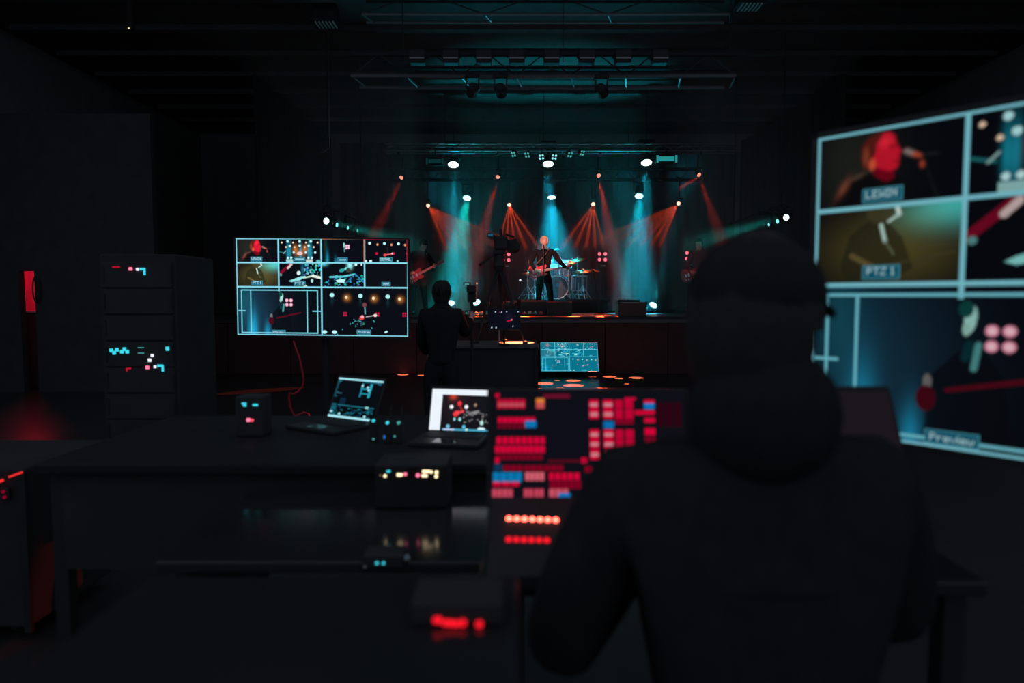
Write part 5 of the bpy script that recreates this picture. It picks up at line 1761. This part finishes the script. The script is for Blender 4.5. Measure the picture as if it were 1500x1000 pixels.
# interface with warm lamps at the front of the lower glossy shelf
SHF = 0.85
t = thing('equipment_shelf', 'low glossy black shelf in front of the control desk', 'shelf', (-0.35, 2.0, 0))
build('shelf_board', MB().bbox((-0.42, 1.98, SHF - 0.015), (0.95, 0.62, 0.03), 0.005), M_GLOSS, t)
for sx in (-0.84, 0.0):
    build('side_panel', MB().box((sx, 1.98, (SHF - 0.03) / 2), (0.03, 0.56, SHF - 0.03)), M_BLACK, t)
zI = 2.1
t = thing('signal_switcher', 'black signal switcher with rows of warm white lamps on the shelf', 'switcher', (P(600, 700, zI).x, zI + 0.08, SHF))
ia, ib = P(548, 680, zI).x, P(655, 680, zI).x
itop = P(600, 682, zI).z
build('case', MB().bbox(((ia + ib) / 2, zI + 0.092, (SHF + itop) / 2), (ib - ia, 0.17, itop - SHF), 0.006), M_PLASTIC, t)
build('front_plate', MB().box(((ia + ib) / 2, zI + 0.004, (SHF + itop) / 2), ((ib - ia) * 0.97, 0.006, (itop - SHF) * 0.9)), M_GLOSS, t)


def led(t, u, v, z, w, h, m, nm_='indicator_lamp'):
    q = P(u, v, z)
    s = z / 1000
    return build(nm_, MB().bbox(q, (w * s, 0.006, h * s), 0.002), m, t)


for u, v, w, h, m in ((583.2, 695.3, 4.2, 4.2, G_LWARM), (587.5, 695.3, 4.2, 4.2, G_LWARM), (593.6, 694.3, 4.4, 4.4, G_LPINK), (612.2, 696, 5, 5, G_LPINK),
                      (620.3, 690.2, 3.6, 4, G_LWARM), (624, 690.2, 3.6, 4, G_LWARM), (627.8, 690.2, 3.6, 4, G_LWARM), (632, 691, 3.6, 4, G_LWARM), (619.8, 696.6, 3.8, 4.2, G_LWARM), (624, 696.6, 3.8, 4.2, G_LWARM),
                      (639.3, 691.6, 4.2, 4.4, G_LWARM), (639, 697.7, 4.2, 4.4, G_LWARM), (564, 697, 4, 4, G_LWARM), (557, 696, 2, 2.4, glow('led_warm_dim', (0.35, 0.25, 0.08), 0.8))):
    led(t, u, v, zI - 0.002, w, h, m)
led(t, 569, 690, zI - 0.002, 6, 3, G_LCYAN)
# small converter box with two cyan lamps and a paper tag, pale cable in front
zC = 1.86
q = on_level(553, 836, SHF)
t = thing('converter_box', 'small converter box with two cyan lamps and a paper tag', 'converter', (q.x, q.y + 0.05, SHF))
build('case', MB().bbox((q.x + 0.01, q.y + 0.05, SHF + 0.016), (0.10, 0.07, 0.03), 0.004), M_PLASTIC, t)
for k in (-1, 1):
    build('indicator_lamp', MB().bbox((q.x + 0.004 + k * 0.008, q.y + 0.0135, SHF + 0.014), (0.006, 0.005, 0.006), 0.001), G_LCYAN, t)
build('paper_tag', MB().box((q.x + 0.06, q.y + 0.03, SHF + 0.02), (0.026, 0.003, 0.012), Matrix.Rotation(-0.3, 3, 'Y')), mat('tag_paper', (0.5, 0.62, 0.66), 0.6), t)
pa, pb_ = on_level(533, 833, SHF), on_level(582, 819, SHF)
o = build('pale_cable', MB().tube([pa + V((0, 0, 0.004)), pa.lerp(pb_, 0.5) + V((0, 0.002, 0.012)), pb_ + V((0, 0, 0.01))], 0.0022), M_PALE, None, True, pa)
tag(o, 'pale cable lying across the glossy shelf by the converter box', 'cable')

# added packs between the laptops; glowing patches stand for reflections in bottles
for k, (u, v, lab) in enumerate(((547, 629, 'left added pack with a cyan reflection put in as glow between the laptops'), (567, 632, 'middle added pack with cyan and blue reflections put in as glow between the laptops'), (584, 632, 'right added pack with a cyan reflection put in as glow between the laptops'))):
    p0 = on_level(u, v + 18, DH)
    t = thing('added_glint_pack', lab, 'pack', p0, 'added packs with glints')
    zz = p0.y
    build('case', MB().bbox(p0 + V((0, 0.012, 0.045)), (0.034, 0.022, 0.09), 0.005), M_PLASTIC, t)
    build('added_antenna', MB().rod(p0 + V((0.008, 0.012, 0.09)), p0 + V((0.016, 0.012, 0.15)), 0.003), M_PLASTIC, t)
    build('upper_glint', MB().bbox(P(u + (0, 0.5, 0)[k], v - 13, zz), (0.013, 0.006, 0.011), 0.002, Matrix.Rotation(-0.5, 3, 'Y')), G_LCYAN if k < 2 else G_TEALDIM, t)
    build('lower_glint', MB().bbox(P(u - (0, 4, 6)[k], v + (14, 8, 7)[k], zz - 0.001), (0.008, 0.006, 0.014 if k == 1 else 0.007), 0.002), G_GLINTBLUE if k == 1 else G_TEALDIM, t)

# intercom station at the left end of the desk
q = on_level(366, 640, DH)
t = thing('intercom_station', 'intercom station with two cyan lamps and a red lamp at desk end', 'intercom', q)
build('case', MB().bbox(q + V((0.0, 0.05, 0.085)), (0.12, 0.1, 0.17), 0.008), M_PLASTIC, t)
zq = q.y - 0.003
for u, v, w, h, m in ((357.5, 591, 7, 3, G_LCYAN), (358.5, 594, 5, 2.5, G_LCYAN), (374, 593, 8, 3, G_LCYAN), (364, 615, 5.5, 5, G_LPINK), (369, 615.5, 5, 4, G_LRED)):
    led(t, u, v, zq, w, h, m)
# red cables hanging from the monitor and lying on the desk
pts = [P(u, v, 4.6) for u, v in ((429, 494), (430.5, 500), (434, 511), (439, 525), (441.5, 537), (443.5, 546), (445, 556), (443, 566), (436.5, 573.5), (430, 577), (424.5, 575), (423, 583), (426, 598), (431, 608.5), (438, 607), (446, 603.5), (452, 606), (456, 630))]
o = build('red_cable', MB().tube([P(431, 499, 5.72), P(430, 503, 5.2)] + pts[1:] + [V((pts[-1].x, pts[-1].y, 0.01))], 0.006), M_REDCABLE, None, True, pts[0])
tag(o, 'looping red cable hanging below the wide multiview monitor', 'cable')

# ================================================================== equipment rack at the left
zK = 4.6
ka, kb_ = P(143, 400, zK).x, P(256, 400, zK).x
ktop = P(200, 372, zK).z
t = thing('equipment_rack', 'tall black equipment rack with cyan and white indicator lamps', 'rack', ((ka + kb_) / 2, zK + 0.3, 0))
build('cabinet', MB().bbox(((ka + kb_) / 2, zK + 0.31, ktop / 2 + 0.03), (kb_ - ka, 0.58, ktop - 0.06), 0.01), M_BLACK, t)
nP = 9
for k in range(nP):
    z0 = 0.15 + (ktop - 0.2) * k / nP
    p = build('rack_unit', MB().bbox(((ka + kb_) / 2, zK + 0.014, z0 + (ktop - 0.2) / nP / 2), (kb_ - ka - 0.05, 0.02, (ktop - 0.2) / nP - 0.012), 0.003), M_PLASTIC, t)
    for s in (-1, 1):
        build('rack_ear', MB().box(((ka + kb_) / 2 + s * (kb_ - ka - 0.07) / 2, zK + 0.001, z0 + (ktop - 0.2) / nP / 2), (0.012, 0.006, (ktop - 0.2) / nP * 0.6)), M_METAL, p)
for s in (-1, 1):
    for yy in (0.08, 0.52):
        build('caster', MB().lathe(((ka + kb_) / 2 + s * (kb_ - ka) * 0.42, zK + yy, 0.035), (1, 0, 0), [(0.035, 0), (0.035, 0.03)], 10), M_METAL, t)
zl = zK - 0.004
LEDS = [(191.2, 393.8, 5, 4.4, G_LPINK), (201.5, 394.4, 4.4, 4, G_LWHITE), (208.8, 394, 8, 3.4, G_LCYAN), (211.6, 398, 3, 9, G_LCYAN), (170, 391, 11, 1.6, G_LREDDIM),
        (163, 513, 5, 5.4, G_LCYAN), (167.2, 516.5, 5, 5.4, G_LCYAN), (171.2, 512.3, 5, 5.4, G_LCYAN), (178.3, 515, 5, 5.4, G_LCYAN), (182.2, 511.3, 5, 5.4, G_LCYAN), (186.3, 514.8, 5, 5.4, G_LCYAN),
        (245.2, 510.5, 5, 6, G_LCYAN), (222.8, 520.5, 4, 4, G_LWHITE), (219.1, 527.3, 5, 5, G_LWHITE), (215.8, 538, 5, 4.6, G_LPINK), (227, 537, 4.2, 4, G_LWHITE), (234.8, 535.5, 9, 3.6, G_LCYAN), (238.3, 539.5, 3, 9, G_LCYAN),
        (188.5, 539.5, 7, 1.8, G_LREDDIM), (185.6, 541.5, 2, 4, G_LREDDIM), (206.5, 509, 9, 1.2, G_TEALDIM), (206.5, 517, 9, 1.2, G_TEALDIM)]
for u, v, w, h, m in LEDS:
    led(t, u, v, zl, w, h, m)
# low flight case at far left; red edge reflections put in as glowing bars
zF = 2.9
q = on_level(4, 745, 0.60)
t = thing('flight_case', 'flight case with red edge reflections put in as glowing bars at the left picture edge', 'case', (P(2, 720, zF).x - 0.25, zF, 0))
fx = P(34, 700, zF).x
fz = P(20, 686, zF).z
build('box', MB().bbox((fx - 0.48, zF + 0.32, fz / 2 + 0.03), (0.95, 0.62, fz - 0.07), 0.012), M_BLACK, t)
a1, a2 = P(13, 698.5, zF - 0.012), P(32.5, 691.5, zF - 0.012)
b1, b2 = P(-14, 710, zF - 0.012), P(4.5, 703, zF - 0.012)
build('edge_glint', MB().rod(a1, a2, 0.0042), G_EDGEGLINT, t)
build('edge_glint', MB().rod(b1, b2, 0.0055), G_EDGEGLINT, t)
build('edge_rail', MB().box((fx - 0.005, zF + 0.002, fz / 2 + 0.02), (0.03, 0.02, fz - 0.06)), M_METAL, t)
lc = build('latch', MB().bbox(P(6, 722, zF - 0.006), (0.05, 0.014, 0.05), 0.004), M_METAL, t)
for u, v in ((6.5, 728), (4.5, 720)):
    build('indicator_lamp', MB().ball(P(u, v, zF - 0.016), 0.007), glow('latch_red_dim', (0.35, 0.0, 0.03), 0.7), lc)
for k in range(2):
    build('caster', MB().lathe((fx - 0.15 - 0.6 * k, zF + 0.12, 0.035), (1, 0, 0), [(0.035, 0), (0.035, 0.03)], 10), M_METAL, t)

# ================================================================== lighting console in the foreground
CH = 1.00
t = thing('console_table', 'black foreground table under the lighting console', 'table', (0.45, 1.55, 0))
build('table_top', MB().bbox((0.40, 1.50, CH - 0.015), (0.92, 0.60, 0.03), 0.006), M_GLOSS, t)
for sx in (-0.02, 0.82):
    for sy in (1.25, 1.76):
        build('leg', MB().box((sx, sy, (CH - 0.03) / 2), (0.04, 0.04, CH - 0.03)), M_METAL, t)
zS0, zS1 = 1.50, 1.555
TLc, TRc, BLc = P(721, 572, zS1), P(1003, 572, zS1), P(719.5, 742, zS0)
t = thing('lighting_console', 'lighting console with a red tiled touch screen and lit red keys', 'console', (0.16, 1.4, CH))
upc = (TLc - P(721, 742, zS0)); wC = TRc.x - TLc.x; hC = upc.length
upc.x = 0
upc.normalize()
nrm = V((1, 0, 0)).cross(upc)
Rc = Matrix((V((1, 0, 0)), -nrm, upc)).transposed()
cC = TLc + V((wC / 2, 0, 0)) - upc * hC / 2
sc_ = build('screen_housing', MB().bbox(cC - nrm * 0.022, (wC + 0.024, 0.036, hC + 0.010), 0.006, Rc), M_PLASTIC, t)
put_screen('touch_screen', screen_mesh('console_picture', console_picture()), screen_mat('console_screen', 0.95), sc_, TLc, V((1, 0, 0)), upc, wC, hC)
build('deck', MB().add([V((x, y, z)) for x in (-0.045, 0.44) for y, z in ((1.17, CH), (1.17, CH + 0.022), (1.255, CH + 0.050), (1.47, CH + 0.075), (1.50, CH + 0.05), (1.50, CH))],
                       [(0, 1, 2, 3, 4, 5), (11, 10, 9, 8, 7, 6)] + [(i, i + 6, (i + 1) % 6 + 6, (i + 1) % 6) for i in range(6)]), M_PLASTIC, t)
bn = V((0, -0.35, 1)).normalized()


def deck_pt(u, v):
    """point of the sloping key field seen at pixel (u, v)"""
    d = ray(u, v)
    p0, n0 = V((0, 1.17, CH + 0.022)), V((0, -0.028, 0.085)).normalized()
    k_ = (p0 - V((0, 0, EYE))).dot(n0) / d.dot(n0)
    return V((0, 0, EYE)) + d * k_


def deck_pt2(u, v):
    d = ray(u, v)
    p0, n0 = V((0, 1.255, CH + 0.050)), V((0, -0.025, 0.215)).normalized()
    k_ = (p0 - V((0, 0, EYE))).dot(n0) / d.dot(n0)
    return V((0, 0, EYE)) + d * k_


for k in range(7):
    q = deck_pt2(745.5 + k * 11.4, 760.5 + k * 0.35)
    build('lit_key', MB().lathe(q - bn * 0.003, bn, [(0.0052, 0), (0.0052, 0.006), (0.0035, 0.008)], 12), G_BTN, t)
for k in range(6):
    q = deck_pt(745 + k * 11.2, 790 + k * 0.3)
    build('key_reflection', MB().lathe(q - bn * 0.003, bn, [(0.0052, 0), (0.0052, 0.005), (0.0035, 0.007)], 12), G_REDREFL, t)  # reflection of the lit row, put in as dim glowing keys
for r in range(2):
    for k in range(7):
        p_ = V((0.135 + 0.042 * k, 1.335 + 0.06 * r, CH + 0.062 + 0.007 * r))
        build('fader_knob', MB().bbox(p_, (0.016, 0.026, 0.012), 0.003), M_PLASTIC, t)
# near side table and added panel; glowing keys stand for red desk reflections
NH = 1.09
t = thing('side_table', 'small glossy black table at the bottom of the picture', 'table', (-0.26, 0.86, 0))
build('table_top', MB().bbox((-0.27, 0.84, NH - 0.012), (0.56, 0.34, 0.024), 0.004), M_GLOSS, t)
for sx in (-0.51, -0.03):
    for sy in (0.70, 0.98):
        build('leg', MB().box((sx, sy, (NH - 0.024) / 2), (0.03, 0.03, NH - 0.024)), M_METAL, t)
q0 = on_level(668, 925, NH)
t = thing('added_glow_panel', 'added panel with red desk reflections put in as glowing keys on the near table', 'panel', q0)
build('case', MB().bbox((q0.x, q0.y + 0.055, NH + 0.016), (0.12, 0.085, 0.03), 0.005), M_PLASTIC, t)  # case of the added panel
yy = q0.y + 0.010
for u, v, w, h, m in ((641, 908, 12, 7, G_REDREFL), (655, 912, 14, 6, G_REDREFL), (667, 913, 12, 6, G_REDREFL), (678, 912, 8, 8, G_REDREFL), (702, 914, 9, 7, G_REDREFL), (701, 930, 8, 9, G_REDREFL), (677, 929, 6, 6, glow('red_reflection_faint', (0.35, 0.002, 0.01), 1.0))):
    q = P(u, v, yy)
    build('lit_key', MB().bbox(q, (w * yy / 1000, 0.008, h * yy / 1000), 0.002), m, t)
# unlit display in front of the close monitor
za = 1.35
c = (P(1232, 569, za) + P(1308, 652, za)) / 2
t = thing('tablet', 'dark switched off tablet standing before the close monitor', 'tablet', (c.x, za, CH))
tl, tr, br, bl = P(1216, 569, za + 0.03), P(1303, 569, za + 0.03), P(1326, 668, za - 0.03), P(1222, 668, za - 0.03)
m_ = MB().add([tl, tr, br, bl] + [p + V((0.0, 0.012, 0.004)) for p in (tl, tr, br, bl)], [(0, 1, 2, 3), (7, 6, 5, 4), (0, 4, 5, 1), (1, 5, 6, 2), (2, 6, 7, 3), (3, 7, 4, 0)])
build('tablet_body', m_, M_PLASTIC, t)
cen = (tl + tr + br + bl) / 4
ins = [p.lerp(cen, 0.08) + V((0, -0.002, 0)) for p in (tl, tr, br, bl)]
build('dark_screen', MB().add(ins + [p + V((0, 0.001, 0)) for p in ins], [(0, 1, 2, 3), (7, 6, 5, 4)]), mat('off_glass_red_lit', (0.05, 0.012, 0.016), 0.4), t)  # the console's red light is put into the dark glass colour
build('prop_leg', MB().rod((cen.x, za + 0.02, cen.z), (cen.x, za + 0.14, CH + 0.005), 0.006).box((cen.x, za + 0.02, (CH + bl.z) / 2 + 0.002), (0.10, 0.03, max(0.01, bl.z - CH + 0.01))), M_METAL, t)

# ================================================================== foreground operator on a stool, back to the camera
zP = 1.02
px_ = P(1118, 450, zP).x


def Bp(x, y, z):
    return V((px_ + x, zP + y, z))


hc_ = P(1118, 482, zP)
J = dict(pelvis=Bp(0.0, 0.0, 0.80), chest=Bp(0.0, 0.02, 1.08), neck=Bp(0.0, 0.03, 1.29), head=V((hc_.x, zP + 0.03, hc_.z)),
         shR=Bp(0.185, 0.02, 1.23), elR=Bp(0.28, 0.10, 0.96), wrR=Bp(0.22, 0.30, 1.03), shL=Bp(-0.205, 0.02, 1.215), elL=Bp(-0.31, 0.05, 0.93), wrL=Bp(-0.14, 0.22, 1.04),
         hipR=Bp(0.10, 0.04, 0.82), knR=Bp(0.14, 0.16, 0.55), ankR=Bp(0.14, 0.12, 0.18), hipL=Bp(-0.10, 0.04, 0.82), knL=Bp(-0.14, 0.16, 0.55), ankL=Bp(-0.14, 0.12, 0.18),
         toeR=Bp(0.14, 0.3, 0.1), toeL=Bp(-0.14, 0.3, 0.1))
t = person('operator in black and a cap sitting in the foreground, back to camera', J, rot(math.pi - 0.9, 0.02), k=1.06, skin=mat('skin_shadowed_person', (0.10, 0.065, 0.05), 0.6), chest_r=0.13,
           hands={'R': (V((0.0, 0.9, 0.0)), V((0, 0, -1)), 0.5), 'L': (V((0.3, 0.9, 0.0)), V((0, 0, -1)), 0.4)}, hairkw=dict(low=-0.85, front=0.25, puff=1.17, seed=9, tufts=0))
fr = rot(math.pi - 0.9, 0.02)
hcw = J['head']
cap = MB()
cap.ball(hcw + V((0, 0, 0.045)), (0.096, 0.116, 0.100), fr, 24, 14, lambda p: V((p.x, p.y, max(p.z, -0.15))))
cp_ = build('cap', cap, M_CLOTH, t, True)
br_ = MB()
for i in range(13):
    a = -1.1 + 2.2 * i / 12
    for rr_, zz in ((0.95, 0.0), (1.0, -0.012)):
        br_.v.append(hcw + fr @ V((0.088 * math.sin(a), -0.095 * math.cos(a) * 1.0, 0.048 + zz)))
        br_.v.append(hcw + fr @ V((0.080 * math.sin(a), -0.095 * math.cos(a) - 0.085 * math.cos(a * 0.8), 0.030 + zz)))
for i in range(12):
    b0 = i * 4
    br_.f += [(b0, b0 + 1, b0 + 5, b0 + 4), (b0 + 2, b0 + 6, b0 + 7, b0 + 3), (b0 + 1, b0 + 3, b0 + 7, b0 + 5), (b0, b0 + 4, b0 + 6, b0 + 2)]
build('brim', br_, M_CLOTH, cp_, True)
hdn = MB()
hdn.ball(Bp(0.0, -0.01, 1.335), (0.112, 0.09, 0.11), None, 20, 12)
build('hood', hdn, M_CLOTH, t, True)
t = thing('bar_stool', 'tall black stool under the foreground operator', 'stool', Bp(0, 0, 0))
build('seat', MB().lathe(Bp(0, 0.0, 0.66), (0, 0, 1), [(0.18, 0), (0.19, 0.03), (0.18, 0.06)], 20), M_PLASTIC, t, True)
for a in (0.8, 2.35, 3.9, 5.5):
    build('leg', MB().rod(Bp(0.13 * math.cos(a), 0.13 * math.sin(a), 0.66), Bp(0.22 * math.cos(a), 0.22 * math.sin(a), 0.0), 0.014), M_METAL, t)
build('foot_ring', MB().tube([Bp(0.19 * math.cos(a), 0.19 * math.sin(a), 0.22) for a in [2 * math.pi * i / 24 for i in range(25)]], 0.010), M_METAL, t)
